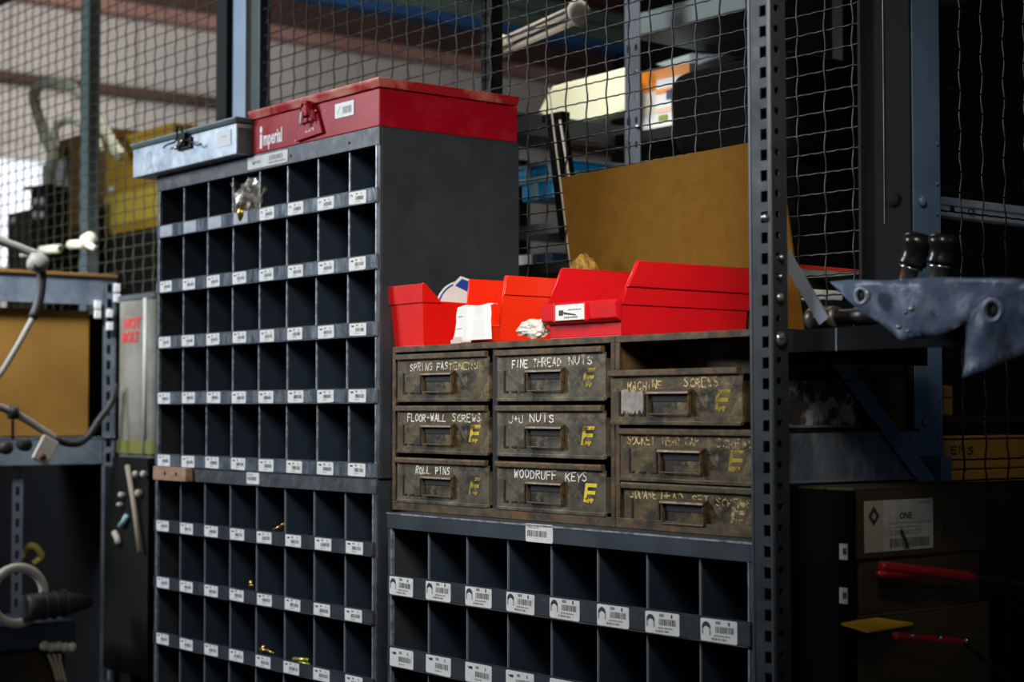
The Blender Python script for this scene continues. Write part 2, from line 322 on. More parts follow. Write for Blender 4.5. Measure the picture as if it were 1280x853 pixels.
def text_mb(s, size, m, x=0, z=0, y=0, shear=0, offset=0, sx=1.0, spacing=1.0, align='LEFT'):
    c = bpy.data.curves.new('t', 'FONT'); c.body = s; c.size = size; c.shear = shear; c.offset = offset; c.resolution_u = 2
    c.space_character = spacing; c.align_x = align
    o = bpy.data.objects.new('t', c); me = o.to_mesh(); mb = MB()
    mb.add([(v.co.x*sx+x, y, v.co.y+z) for v in me.vertices], [tuple(p.vertices) for p in me.polygons], m)
    o.to_mesh_clear(); bpy.data.objects.remove(o); bpy.data.curves.remove(c); return mb
def rrect(x0, x1, z0, z1, r, n=3):
    out = []
    for cx, cz, a0 in ((x1-r, z1-r, 0), (x0+r, z1-r, 90), (x0+r, z0+r, 180), (x1-r, z0+r, 270)):
        for k in range(n+1):
            a = math.radians(a0+90*k/n); out.append((cx+r*math.cos(a), cz+r*math.sin(a)))
    return out
def barcode(mb, x0, x1, z0, z1, y, rnd, m=INK):
    x = x0
    while x < x1-.0006:
        w = rnd.choice((.0009, .0014, .0022)); mb.rect(x, min(x+w, x1), z0, z1, y, m); x += w+rnd.choice((.0008, .0012, .0016))
def dashes(mb, x0, x1, z0, z1, y, rnd, m=INKG):
    x = x0
    while x < x1-.001:
        w = rnd.uniform(.002, .006); mb.rect(x, min(x+w, x1), z0, z1, y, m); x += w+rnd.uniform(.0008, .0016)
def label_mb(kind, w, h, rnd):
    """adhesive shelf label centred on the origin, facing -y"""
    mb = MB(); mb.prism(rrect(-w/2, w/2, -h/2, h/2, h*.1), 1, -.0006, 0, PAPER); y = -.0008
    if kind == 'cap':      # picture of a cap screw on the left
        cx = -w*.34; cz = h*.1; R = h*.27
        arc = [(cx+R*math.cos(a), cz+R*math.sin(a)) for a in [math.radians(t) for t in range(0, 181, 20)]]
        inn = [(cx+R*.55*math.cos(a), cz-R*.1+R*.35*math.sin(a)) for a in [math.radians(t) for t in range(180, -1, -20)]]
        mb.add([(a, y, b) for a, b in arc+inn], [(i, i+1, len(arc)+len(inn)-2-i, len(arc)+len(inn)-1-i) for i in range(9)], INK)
        mb.rect(cx-R, cx-R*.66, -h*.18, cz, y, INKG); mb.rect(cx+R*.7, cx+R, -h*.2, cz, y, INKG)
        mb.rect(cx-R*.5, cx+R*.6, -h*.22, cz, y, MATS['label_paper'])
        mb.rect(-w*.08, w*.06, h*.28, h*.42, y, INKG); mb.rect(w*.26, w*.31, h*.26, h*.42, y, INK)
        barcode(mb, -w*.09, w*.42, -h*.08, h*.2, y, rnd)
        dashes(mb, -w*.12, w*.3, -h*.24, -h*.17, y, rnd); dashes(mb, -w*.2, w*.22, -h*.40, -h*.30, y, rnd)
    elif kind == 'screw':  # small dark arrow-like picture top left
        mb.rect(-w*.34, -w*.22, h*.16, h*.30, y, INK); mb.add([(-w*.44, y, h*.30), (-w*.34, y, h*.16), (-w*.34, y, h*.26)], [(0, 1, 2)], INK)
        mb.rect(-w*.10, w*.02, h*.22, h*.36, y, INKG); mb.rect(w*.24, w*.29, h*.20, h*.36, y, INKG)
        barcode(mb, -w*.12, w*.40, -h*.18, h*.1, y, rnd)
        dashes(mb, -w*.12, w*.12, -h*.34, -h*.28, y, rnd)
    elif kind == 'head':
        R = h*.2; cx = -w*.34
        for t in range(0, 180, 30):
            a, b = math.radians(t), math.radians(t+30)
            mb.quad((cx+R*math.cos(a), y, h*.08+R*math.sin(a)), (cx+R*math.cos(b), y, h*.08+R*math.sin(b)), (cx+R*.6*math.cos(b), y, h*.08+R*.6*math.sin(b)), (cx+R*.6*math.cos(a), y, h*.08+R*.6*math.sin(a)), INK)
        mb.rect(-w*.08, w*.02, h*.2, h*.36, y, INKG); mb.rect(w*.2, w*.25, h*.2, h*.36, y, INKG)
        barcode(mb, -w*.1, w*.38, -h*.2, h*.1, y, rnd); dashes(mb, -w*.1, w*.2, -h*.36, -h*.29, y, rnd)
    else:                  # code line over a barcode
        mb.merge(text_mb('0000-0276', h*.22, INK, -w*.43, h*.24, y)); barcode(mb, -w*.43, w*.3, -h*.2, h*.14, y, rnd)
    return mb
# ================================================================== THE HALL
floor = struct('floor', MB().box(-11, 4, -4, 9, -.1, 0, FLOORM))
XW = -10.0
wl = MB()
zb = lambda y: at(640, y, X=XW).z
for k in range(30):   # vertical ribs of the hall's sheet wall
    y0 = -3.5+k*.42; wl.prism([(XW-.12, y0), (XW, y0), (XW, y0+.40), (XW-.03, y0+.405), (XW-.03, y0+.42), (XW-.12, y0+.42)], 2, 0, 6.5, WALLM)
struct('wall_left', wl)
struct('wall_back', MB().box(-10, 4, 8.9, 9, 0, 6.5, DARKW))
struct('ceiling', MB().box(-11, 4, -4, 9, 6.5, 6.6, DARKW))
# beams along the far wall, running away to the right
def wallband(name, p0, p1, X, m, dep=.12):
    a = at(*p0, X=X).z; b = at(*p1, X=X).z
    return struct(name, MB().box(X-dep+.12, X+.12, -3.5, 8.85, min(a, b), max(a, b), m), .01)
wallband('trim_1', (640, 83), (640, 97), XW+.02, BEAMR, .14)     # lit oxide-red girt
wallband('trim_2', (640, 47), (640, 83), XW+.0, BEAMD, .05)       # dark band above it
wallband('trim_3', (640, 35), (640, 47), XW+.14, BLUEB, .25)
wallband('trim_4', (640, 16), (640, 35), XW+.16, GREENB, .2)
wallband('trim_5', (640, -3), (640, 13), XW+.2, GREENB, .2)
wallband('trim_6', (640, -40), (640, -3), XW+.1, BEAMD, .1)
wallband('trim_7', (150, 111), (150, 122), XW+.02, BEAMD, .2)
# daylit window low in the far wall
w0 = at(-60, 330, X=XW+.14); w1 = at(84, 203, X=XW+.14)
win = struct('window_1', MB())
fr = MB(); X0 = XW+.02; X1 = XW+.13
for a, b, c, d in ((w0.y-.08, w1.y+.08, w1.z, w1.z+.08), (w0.y-.08, w1.y+.08, w0.z-.08, w0.z), (w0.y-.08, w0.y, w0.z, w1.z), (w1.y, w1.y+.08, w0.z, w1.z)):
    fr.box(X0, X1, a, b, c, d, WALLM)
part('window_frame', fr, win); part('pane', MB().box(X0, XW+.06, w0.y, w1.y, w0.z, w1.z, PANE), win)

# ================================================================== WIRE CAGE
YA = 2.20; PX = .0278*YA; PZ = .0156*YA
def wire_panel(x0, x1, z0, z1, m, axis='x', phase=0.0, r=.0019, amp=.0016, seg=4, px=PX):
    """crimped wires; the panel lies in a plane through the origin, along local x"""
    mb = MB(); n = int((x1-x0)/px)+1; k = int((z1-z0)/PZ)+1
    for i in range(n):
        x = x0+phase+i*px
        if x > x1: break
        q = int((z1-z0)/PZ*seg); rr = random.uniform(-1, 1)*.0012
        pts = [(x+rr+amp*.8*math.sin(math.pi*(j/seg+i)), amp*math.cos(math.pi*(j/seg+i)), z0+j*PZ/seg) for j in range(q+1)]
        mb.tube(pts, r, m, 4, False)
    for j in range(k):
        z = z0+j*PZ; q = int((x1-x0)/px*6)
        pts = [(x0+t*px/6, -amp*math.cos(math.pi*(t/3*2+j)), z+amp*.35*math.sin(math.pi*(t/3*2+j))) for t in range(q+1)]
        mb.tube(pts, r, m, 4, False)
    return mb
xcolL = at(300, 60, Y=YA).x
zt = 2.95; z_b = .35
def cage_panel(label, xa, xb, m, y=YA, rotz=0, origin=None, frame=FRAMED, fw=.03, phase=0.0, sides=(1, 1)):
    t = thing('wire_fence', label, 'wire panel', origin or (xa, y, z_b), rotz)
    w = xb-xa
    part('wire_mesh', wire_panel(0, w, 0, zt-z_b, m, phase=phase), t, kind='stuff')
    fb = MB()
    fb.box(0, w, -.012, .012, -.03, .0, frame); fb.box(0, w, -.012, .012, zt-z_b, zt-z_b+.03, frame)
    if sides[0]: fb.box(-.005, fw, -.015, .015, 0, zt-z_b, frame)
    if sides[1]: fb.box(w-fw, w, -.015, .015, 0, zt-z_b, frame)
    part('frame', fb, t); return t
xb = at(1083, 100, Y=YA).x; xL = at(325, 60, Y=YA-.01).x+.003; xl2 = at(289.5, 60, Y=YA).x
cage_panel('crimped wire cage panel behind the red bins and hardboard sheet', xL, xb, WIREM, fw=.006, sides=(0, 1), phase=(at(659.5, 60, Y=YA).x-xL) % PX)
cage_panel('out of focus wire cage panel left of the pale blue post', -6.0, xl2, WIREG, fw=.055, sides=(0, 1), phase=.02)
XC = at(1140, 426, Y=YA).x; YC2 = at(1178, 426, X=XC).y
cage_panel('wire cage panel right of the dark blue column', YC2, YC2+1.6, WIREM, rotz=math.pi/2, origin=(XC-.03, YC2+.0, z_b), sides=(0, 1), phase=.03)
# posts of the cage
p0 = at(291.5, 60, Y=YA-.01); p1 = at(307.5, 60, Y=YA-.01)
single('cage_post', MB().box(p0.x, p1.x, YA-.012, YA+.03, 0, 3.0, PALEB), 'pale blue square post rising behind the galvanised case', 'post', bevel=.004)
p0 = at(308, 60, Y=YA-.01); p1 = at(314, 60, Y=YA-.01); p2 = at(325, 60, Y=YA-.01)
mb = MB(); mb.box(p0.x+.002, p1.x, YA-.01, YA+.02, 0, 3.0, FRAMED); mb.box(p1.x, p2.x-.008, YA-.01, YA+.02, 0, 3.0, FRAMEG); mb.box(p2.x-.008, p2.x, YA-.011, YA+.02, 0, 3.0, SHELFG)
single('cage_post', mb, 'dark green cage post right of the pale blue one', 'post')
a = at(608, 60, Y=YA+.03).x; b = at(619, 60, Y=YA+.03).x
mb = MB(); mb.box(a, a+.012, YA+.016, YA+.05, 0, 3, FRAMED); mb.box(b-.012, b, YA+.016, YA+.05, 0, 3, FRAMED); mb.box(a+.008, b-.008, YA+.03, YA+.05, 0, 3, TOOLS)
single('cage_post', mb, 'thin dark channel post above the far end of the red case', 'post')
a = at(102, 60, Y=2.32).x; b = at(111, 60, Y=2.32).x
single('cage_post', MB().box(a, b, 2.32, 2.36, 0, 3.2, mat('green_grey_post', (.12, .165, .165), .5)), 'thin blurred grey green post crossing the hanging hose', 'post')
# corner column with knee brace
col = thing('steel_column', 'dark blue corner column of the wire cage with a diagonal knee brace', 'column', (XC, YA, 0))
wx = XC-at(1083, 426, Y=YA).x; dy = YC2-YA
mb = MB(); mb.box(-wx, 0, 0, .006, 0, 3.2, COLD); mb.box(-.006, 0, .006, dy, 0, 3.2, COLB); mb.box(-wx, -wx+.006, .006, dy, 0, 3.2, COLD)  # front face darker than the side: shade in its paint
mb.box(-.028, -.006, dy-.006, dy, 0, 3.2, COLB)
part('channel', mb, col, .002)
mb = MB()
xm = at(1105, 50, Y=YA).x-XC; mb.box(xm-.0015, xm, -.002, 0, 1.9, 3.2, STEEL); part('seam', mb, col)
for (px, py) in ((1152, 252), (1156, 528)):
    c = at(px, py, X=XC); part('rivet', MB().lathe((0, 0, 0), (1, 0, 0), [(0, .009), (.003, .009), (.006, .006), (.007, .001)], COLB, 12), col, loc=(0, c.y-YA, c.z))
c = at(1118, 250, Y=YA); part('rivet', MB().lathe((0, 0, 0), (0, -1, 0), [(0, .012), (.004, .012), (.007, .008), (.008, .001)], COLD, 12), col, loc=(c.x-XC, 0, c.z))
for (px, py) in ((1171, 180), (1171, 230), (1171, 268), (1173, 500), (1173, 550), (1173, 607)):
    c = at(px, py, X=XC); part('rivet', MB().lathe((0, 0, 0), (1, 0, 0), [(0, .003), (.002, .003), (.003, .001)], COLB, 8), col, loc=(0, c.y-YA, c.z))
# knee brace: angle iron from the column foot up towards the aisle
XBR = -1.700; A0 = at(1166, 612, X=XBR); A1 = at(1062, 472, X=XBR)
d = (A1-A0); d.x = 0; L = d.length; d.normalize(); nrm = Vector((0, -d.z, d.y)); ext = .08
q0 = A0-d*.0; q1 = A1+d*.045; dX = XBR-XC
mb = MB(); hw = .016; o3 = Vector((XC-dX+dX, YA, 0))
def slab(mb, a, b, n, w, t0, t1, m):
    mb.hexa([a-n*w+Vector((t0,0,0))-o3, a-n*w+Vector((t1,0,0))-o3, b-n*w+Vector((t1,0,0))-o3, b-n*w+Vector((t0,0,0))-o3],
            [a+n*w+Vector((t0,0,0))-o3, a+n*w+Vector((t1,0,0))-o3, b+n*w+Vector((t1,0,0))-o3, b+n*w+Vector((t0,0,0))-o3], m)
slab(mb, q0, q1, nrm, hw, -.004, .0, COLB)
slab(mb, q0+nrm*hw*.9*(-1 if nrm.y > 0 else 1), q1+nrm*hw*.9*(-1 if nrm.y > 0 else 1), nrm, .002, -.012, .0, COLD)  # flange darkened the same way as the column front
kb = part('knee_brace', mb, col); part('gusset', MB().box(0, dX, .002, .03, A0.z-.03, A0.z+.05, COLB), col)

# ================================================================== BIN CABINETS
def bin_cabinet(name, label, loc, w, dep, h, zbase, head, lips, lh, lm, labels, group=None, hm=STEELF, setback=.006, jit=.0):
    """open-front pigeonhole cabinet; lips: list of lip-centre heights (world) from the top down"""
    t = thing(name, label, 'bin cabinet', loc, 0, group); g = .0012; H = h
    L = [z-loc[2] for z in lips]
    for s, x in ((0, 0), (1, w-.004)):
        b = MB(); b.box(x, x+.004, .004, dep, 0, H, STEEL)
        b.box(x-(.0 if s == 0 else .008), x+.004+(.008 if s == 0 else .0), .0, .004, 0, H, STEELF)
        part('side_panel', b, t, .0015)
        part('bright_edge', MB().box(x+(.0105 if s == 0 else -.0105), x+(.0135 if s == 0 else -.0075), -.0008, .006, .005, H-head, EDGE), t)
    part('back_panel', MB().box(.004, w-.004, dep-.003, dep, 0, H, INNER), t)
    b = MB(); b.box(0, w, .0, dep, H-.003, H, STEEL); b.box(0, w, -.0022, .003, H-head, H, hm); b.box(.004, w-.004, .003, .02, H-head, H-head+.002, STEEL)
    part('top_panel', b, t, .001)
    cw = (w-.008)/8; topz = H-.003
    dmesh = {}
    for i, zc in enumerate(L):
        zf = zc-lh*.5+.004
        part('shelf', MB().box(.004, w-.004, .003, dep-.003, zf, zf+.0025, INNER), t)
        b = MB(); b.prism([(-.002, zc-lh/2), (-.0052, zc-lh/2+.003), (-.0052, zc+lh/2-.003), (-.002, zc+lh/2), (.001, zc+lh/2-.002), (.001, zc-lh/2+.002)], 0, .006, w-.006, lm)
        lip = part('shelf_lip', b, t, .0008)
        part('lip_edge', MB().box(.010, w-.010, -.0062, -.0046, zc+lh/2-.0026, zc+lh/2-.0006, STEELF if lm is LIP else INNER).box(.010, w-.010, -.0060, -.0046, zc-lh/2+.0006, zc-lh/2+.0022, STEELF), lip)
        # rows of dividers stand on this shelf
        ztop = (L[i-1]-lh*.5+.004) if i else topz; hh = round(ztop-zf-.0025, 4)
        key = hh
        if key not in dmesh:
            dd = MB(); dd.box(-.0007, .0007, setback, dep-.003, 0, hh, INNER); dd.box(-.0013, .0013, setback-.0012, setback+.002, 0, hh, EDGE if lm is LIP else STRAP); dmesh[key] = dd.mesh('divider')
        for c in range(1, 8):
            link('divider', dmesh[key], t, (.004+c*cw+random.uniform(-1, 1)*jit, 0, zf+.0025))
        if i in labels:
            k, lw, lhh, skip = labels[i]; rnd = random.Random(i*7+len(name)); var = [label_mb(k, lw, lhh, rnd).mesh('label') for _ in range(2)]
            for c in range(8):
                if c in skip: continue
                lo = link('label', var[c % 2], lip, (.004+(c+.5)*cw+random.uniform(-.003, .003)-.008, -.0054, zc+random.uniform(-.001, .001)))
                lo.rotation_euler = (0, random.uniform(-.02, .02), 0)
    zlast = L[-1]-lh*.5
    if zlast > .02:
        part('kick_panel', MB().box(.004, w-.004, .02, .024, 0, zlast+.004, STEEL), t)
    return t, L, cw
XLE = -3.652; WL = .925; YL = 1.84; ZT = 2.143; ZM = 1.469; DL = .34
upl = [2.0115, 1.883, 1.7545, 1.6265, 1.484]
cabU, LU, cw = bin_cabinet('bin_cabinet', 'tall dark grey pigeonhole cabinet with bright label strips, under the two cases', (XLE, YL, ZM), WL, DL, ZT-ZM, 0, .036, upl, .030, LIP,
    {0: ('head', .060, .025, (0, 1, 2, 3)), 1: ('screw', .058, .025, ()), 2: ('screw', .058, .025, ()), 3: ('screw', .060, .026, ()), 4: ('screw', .060, .026, ())}, jit=.004)
# faint older labels along the left half of the top lip
lip0 = [o for o in cabU.children if o.name.startswith('shelf_lip')][0]
fad = MB().prism(rrect(-.030, .030, -.0125, .0125, .002), 1, -.0006, 0, mat('sun_faded_label', (.42, .45, .48), .4, 0, (.30, .33, .36), None, 40, 4)).mesh('label')
for c in range(4): link('label', fad, lip0, (.004+(c+.5)*cw-.006, -.0054, LU[0]))
s = at(309, 205, Y=YL-.004); e = at(359, 192, Y=YL-.004)
mb = MB(); mb.prism(rrect(0, e.x-s.x, -.013, .013, .002), 1, -.0008, 0, mat('yellowed_label', (.60, .60, .56), .4, 0, (.48, .48, .44), None, 30, 4)); rnd = random.Random(3)
dashes(mb, .02, .055, -.003, .003, -.001, rnd); barcode(mb, .09, e.x-s.x-.02, -.002, .008, -.001, rnd, INKG); dashes(mb, .09, e.x-s.x-.01, -.009, -.005, -.001, rnd)
part('header_sticker', mb, cabU, loc=(s.x-XLE, -.0024, ZT-ZM-.018))
for xx in (.45, .6, .82): part('rivet', MB().lathe((0, 0, 0), (0, -1, 0), [(0, .003), (.0012, .0028), (.0018, .001)], STEEL, 8), cabU, loc=(xx, -.0024, ZT-ZM-.02))
lwl = [1.334, 1.2045, 1.0765, .948, .819, .690]
cabL, LL, cwl = bin_cabinet('bin_cabinet', 'lower dark grey pigeonhole cabinet carrying the tall one, with white labels', (XLE-.002, YL, 0), WL-.006, DL, ZM, 0, .030, lwl, .0285, LIPD,
    {k: ('screw', .060, .0255, ()) for k in range(4)}, jit=.002)
s = at(318, 600, Y=YL)
part('header_sticker', label_mb('code', .052, .024, random.Random(4)), cabL, loc=(s.x-XLE, -.0024, ZM-.014))
XR = -2.639; WR = .925; YR = 1.80; ZR = 1.411; DR = .33
rl = [1.2795, 1.150, 1.021, .892, .763]
cabR, LR, cwr = bin_cabinet('bin_cabinet', 'dark blue grey pigeonhole cabinet with wide white labels, under the grimy drawers', (XR, YR, 0), WR, DR, ZR, 0, .029, rl, .038, LIPD,
    {k: ('cap' if k == 0 else 'screw', .074, .034, ()) for k in range(3)}, hm=mat('blue_grey_header', (.040, .054, .068), .4, .15, (.030, .041, .053), None, 9, 5, .4, .7, .05, 50, .1), setback=.008)
part('header_rim', MB().box(0, WR, -.0036, -.002, ZR-.003, ZR, EDGE), cabR)
s = at(675.5, 667, Y=YR)
part('header_sticker', label_mb('code', .070, .030, random.Random(5)), cabR, loc=(s.x-XR, -.0024, s.z))
# ================================================================== CASES ON TOP
def case(name, label, cat, x0, x1, y0, y1, z0, z1, body, rim, side=None, rh=.020):
    t = thing(name, label, cat, (x0, y0, z0)); w = x1-x0; dd = y1-y0; h = z1-z0; lidz = h-rh
    b = MB(); b.box(0, w, 0, dd, 0, lidz, body)
    part('case_body', b, t, .002)
    b = MB(); e = .006
    b.hexa([(-.001, -.001, lidz+.002), (w+.001, -.001, lidz+.002), (w+.001, dd, lidz+.002), (-.001, dd, lidz+.002)],
           [(-e, -e, h-.004), (w+e, -e, h-.004), (w+e, dd, h-.004), (-e, dd, h-.004)], rim)
    b.box(-e, w+e, -e, dd, h-.004, h, rim)
    part('lid', b, t, .0012); return t, w, dd, h
x0 = at(315, 190, Y=YL).x; x1 = -2.727; zt_ = at(475, 97, Y=YL).z
rc, w, dd, h = case('parts_case', 'red enamelled metal parts case with a latch, right of the galvanised one', 'case', x0, x1, YL-.002, YL+.336, ZT, zt_, REDM, REDW)
REDS = mat('red_case_worn_edge', (0, 0, 0))
# printed name, latch, barcode sticker
def loc_front(px, py, Y, z0, x0): p = at(px, py, Y=Y); return p.x-x0, p.z-z0
ax, az = loc_front(325, 184, YL-.002, ZT, x0); bx, bz = loc_front(357, 165, YL-.002, ZT, x0)
mb = text_mb('mperial', .042, WHITEI, ax+.014, az+.002, -.0006, offset=.0012, sx=(bx-ax-.012)/.150)
mb.rect(ax, ax+.010, az-.004, az+.026, -.0006, WHITEI)
mb.add([(ax+.005+.006*math.cos(a), -.0006, az+.036+.008*math.sin(a)) for a in [k*math.pi/4 for k in range(8)]], [tuple(range(8))], WHITEI)
part('printed_name', mb, rc)
sx, sz = loc_front(431, 137, YL-.002, ZT, x0)
mb = MB(); mb.prism(rrect(-.034, .034, -.0145, .0145, .002), 1, -.0008, 0, PAPER); rnd = random.Random(8); barcode(mb, -.006, .028, -.008, .006, -.001, rnd, INKG); mb.quad((-.026, -.001, -.006), (-.024, -.001, -.007), (-.013, -.001, .007), (-.015, -.001, .008), mat('green_grey_ink', (.30, .42, .38), .6))
part('sticker', mb, rc, loc=(sx, -.0005, sz))
lx, lz = loc_front(390, 152, YL-.002, ZT, x0)
latch = part('latch', MB().prism([(lx-.052, lz-.036), (lx+.050, lz-.030), (lx+.030, lz+.012), (lx-.030, lz+.012)], 1, -.007, -.0005, REDM), rc, .002)
mb = MB(); mb.prism([(lx-.036, lz-.004), (lx+.030, lz-.002), (lx+.022, lz+.022), (lx-.018, lz+.022)], 1, -.012, -.006, REDM)
mb.box(lx-.012, lx+.010, -.020, -.004, lz+.008, lz+.040, REDM); part('latch_plate', mb, latch, .002)
mb = MB(); mb.tube(spline([(lx-.024, -.013, lz-.006), (lx-.010, -.020, lz+.026), (lx+.002, -.022, lz+.034), (lx+.014, -.018, lz+.024), (lx+.024, -.013, lz-.008)], 5), .0018, REDM, 6)
mb.cyl((lx-.008, -.022, lz-.008), (lx-.004, -.022, lz+.018), .003, WHITEI, 8)
mb.rect(lx-.014, lx+.020, lz-.022, lz-.015, -.0078, PINKP)
part('latch_wire', mb, latch)
for (u, v) in ((-.04, -.018), (.034, -.008), (-.028, .008), (.026, .018), (-.050, -.033)): part('rivet', MB().lathe((lx+u, -.007, lz+v), (0, -1, 0), [(0, .002), (.0015, .0018), (.002, .0008)], WHITEI, 8), latch)
# scuffs on the case front
mb = MB(); rnd = random.Random(12)
for _ in range(9):
    cx = rnd.uniform(.03, w-.03); cz = rnd.uniform(.006, h-.03); r = rnd.uniform(.003, .010)
    mb.add([(cx+r*math.cos(a)*rnd.uniform(.5, 1), -.0007, cz+r*1.3*math.sin(a)*rnd.uniform(.5, 1)) for a in [k*math.pi/4 for k in range(8)]], [tuple(range(8))], worn('pink_scuff', (.62, .16, .20), .47, 90))
part('scuff', mb, rc)
# galvanised case
gx0 = -3.713; gx1 = -3.221; gy = 1.806
gz1 = at(168, 186, Y=gy).z+.008
gc, w, dd, h = case('parts_case', 'galvanised metal case with black wire latch hanging over the cabinet corner', 'case', gx0, gx1-.002, gy, gy+.30, ZT+.0005, ZT+.080, GALV, mat('galvanised_lid', (.20, .27, .28), .4, .4, (.14, .2, .21), None, 13, 6), rh=.013)
part('end_panel', MB().box(w, w+.0012, .004, dd, .002, h-.022, GALVD), gc)  # darker skin on the case end: its shade put into the colour
lx, lz = loc_front(232, 180, gy, ZT, gx0)
mb = MB(); mb.box(lx-.030, lx+.034, -.006, 0, lz-.014, lz+.012, BLACKM); mb.box(lx-.012, lx+.018, -.014, -.004, lz-.006, lz+.022, BLACKM); latch = part('latch', mb, gc, .002)
mb = MB(); mb.tube(spline([(lx-.082, -.012, lz+.000), (lx-.06, -.014, lz+.004), (lx-.030, -.012, lz+.006), (lx-.01, -.016, lz+.012)], 5), [.0022]*16, BLACKM, 6)
mb.tube(spline([(lx+.018, -.014, lz+.006), (lx+.05, -.014, lz-.002), (lx+.075, -.012, lz-.014), (lx+.092, -.010, lz-.012)], 5), .0018, BLACKM, 6)
mb.tube(spline([(lx-.016, -.012, lz+.014), (lx-.01, -.016, lz+.034), (lx+.006, -.016, lz+.036), (lx+.012, -.012, lz+.014)], 5), .0022, BLACKM, 6)
mb.cyl((lx-.022, -.012, lz-.012), (lx-.020, -.012, lz-.002), .004, ZINC, 8); mb.cyl((lx+.004, -.017, lz-.002), (lx+.022, -.017, lz+.006), .003, ZINC, 8)
part('latch_wire', mb, latch)
sx, sz = loc_front(281, 174, gy, ZT, gx0)
mb = MB(); mb.prism(rrect(-.034, .028, -.016, .018, .002), 1, -.0008, 0, mat('pale_sticker', (.62, .63, .64), .5)); dashes(mb, -.012, .010, .004, .006, -.001, random.Random(2)); part('sticker', mb, gc, loc=(sx, -.0005, sz))
mb = MB(); sx, sz = loc_front(186, 201, gy, ZT, gx0)
ring = [k*math.pi/10 for k in range(20)]
for k in range(20):
    a, b = ring[k], ring[(k+1) % 20]; mb.quad((sx+.016*math.cos(a), -.0006, sz+.020*math.sin(a)), (sx+.016*math.cos(b), -.0006, sz+.020*math.sin(b)), (sx+.0145*math.cos(b), -.0006, sz+.0185*math.sin(b)), (sx+.0145*math.cos(a), -.0006, sz+.0185*math.sin(a)), worn('grey_stamp', (.25, .25, .28), .55, 60))
part('ring_mark', mb, gc)

# ================================================================== DRAWER CABINETS
def drawer(parent, x0, x1, z0, z1, y, body, textargs, emblem, pull=0, tape=False, holderm=None, lipm=RUSTF, hx=.5, ex=.86, fz=None):
    w = x1-x0; h = z1-z0
    d = part('drawer', MB().box(0, w, 0, .003, 0, h-.010, body).box(0, .003,   .003, .25, .004, h-.02, body).box(w-.003, w, .003, .25, .004, h-.02, body).box(.003, w-.003, .003, .25, .002, .004, body), parent, .0012, (x0, y-pull, z0))
    part('hem', MB().prism([(-.005, h-.011), (-.0065, h-.009), (-.0065, h-.003), (-.005, h), (.004, h), (.004, h-.010)], 0, .0, w-.006, lipm).box(.001, w-.001, -.003, .0, -.001, .005, body), d, .0008)
    hw = .092; cx = w*.478; zc = h*.385; hh = .036
    a, b = cx-hw/2, cx+hw/2
    m = MB(); t = .0022; zt2 = zc+hh/2; zb2 = zc-hh/2
    m.box(a, a+t, -.008, 0, zb2, zt2, RUSTH); m.box(b-t, b, -.008, 0, zb2, zt2, RUSTH); m.box(a, b, -.008, -.005, zb2, zb2+t, RUSTH); m.box(a, b, -.002, 0, zb2+.002, zt2, body)
    m.prism([(-.0115, zt2-.004), (-.0105, zt2+.0), (-.001, zt2+.0045), (-.001, zt2+.001), (-.009, zt2-.004)], 0, a-.002, b+.002, RUSTH)
    m.box(a+t, b-t, -.0035, -.002, zt2-.016, zt2-.004, DARKIN)  # painted shadow strip below the hood
    part('handle', m, d, .0006)
    m = MB(); hm = holderm or DARKIN; lx = w*.07; rx = a-.014; z1_ = zc+hh*.52; z0_ = zc-hh*.46; q = .0032
    m.box(lx, lx+q, -.002, 0, z0_, z1_, hm); m.box(lx, lx+.012, -.002, 0, z0_-q, z0_, hm)
    m.box((lx+rx)/2-.006, (lx+rx)/2+.007, -.002, 0, z0_-q, z0_, hm)
    m.box(rx, rx+q, -.002, 0, z0_, z1_, hm); m.box(rx-.012, rx+q, -.002, 0, z0_-q, z0_, hm)
    part('card_holder', m, d, .0005)
    if tape:
        m = MB(); rnd = random.Random(5); n = 16
        pts = [(lx+.006+(rx-lx-.008)*k/n, z1_+rnd.uniform(-.003, .004)) for k in range(n+1)][::-1]+[(lx+.006+(rx-lx-.008)*k/n, z0_+rnd.uniform(-.002, .006)) for k in range(n+1)]
        m.add([(p, -.0009, q_) for p, q_ in pts], [tuple(range(len(pts)))], mat('torn_grey_label', (.30, .29, .27), .7, 0, (.2, .19, .17), None, 60, 5)); part('torn_label', m, d)
    s, ta, tb, tz, th, tm = textargs[:6]; m = MB()
    if isinstance(s, str): s = [(s, ta, tb, tz, th, tm, textargs[6] if len(textargs) > 6 else 0)]
    for (ss, a_, b_, z_, h_, m_, sl) in s: scrawl(m, ss, w*a_, w*b_, h*(z_-.012), min(h_, .0138), -.0006, m_, slope=sl)
    part('handwriting', m, d)
    if emblem:
        em, half = emblem; m = MB(); ox = w*ex-.018; oz = h*(fz or .25); y_ = -.0007; k = 1.0
        def par(x0, x1, z0, z1, sk=.18): m.quad((ox+x0+z0*sk, y_, oz+z0), (ox+x1+z0*sk, y_, oz+z0), (ox+x1+z1*sk, y_, oz+z1), (ox+x0+z1*sk, y_, oz+z1), em)
        par(0, .007, 0, .031); par(.007, .029, .025, .031); par(.007, .027, .013, .019)
        par(.004, .011, .004, .007) if half else None
        part('emblem', m.merge(text_mb('IMP', .010, em, ox+.008, oz-.0005, y_, offset=.0004, sx=1.1)), d)
    return d
YD = 1.85; DX0 = -2.697; DX1 = -2.067; DZ0 = 1.4115; DZ1 = 1.7185
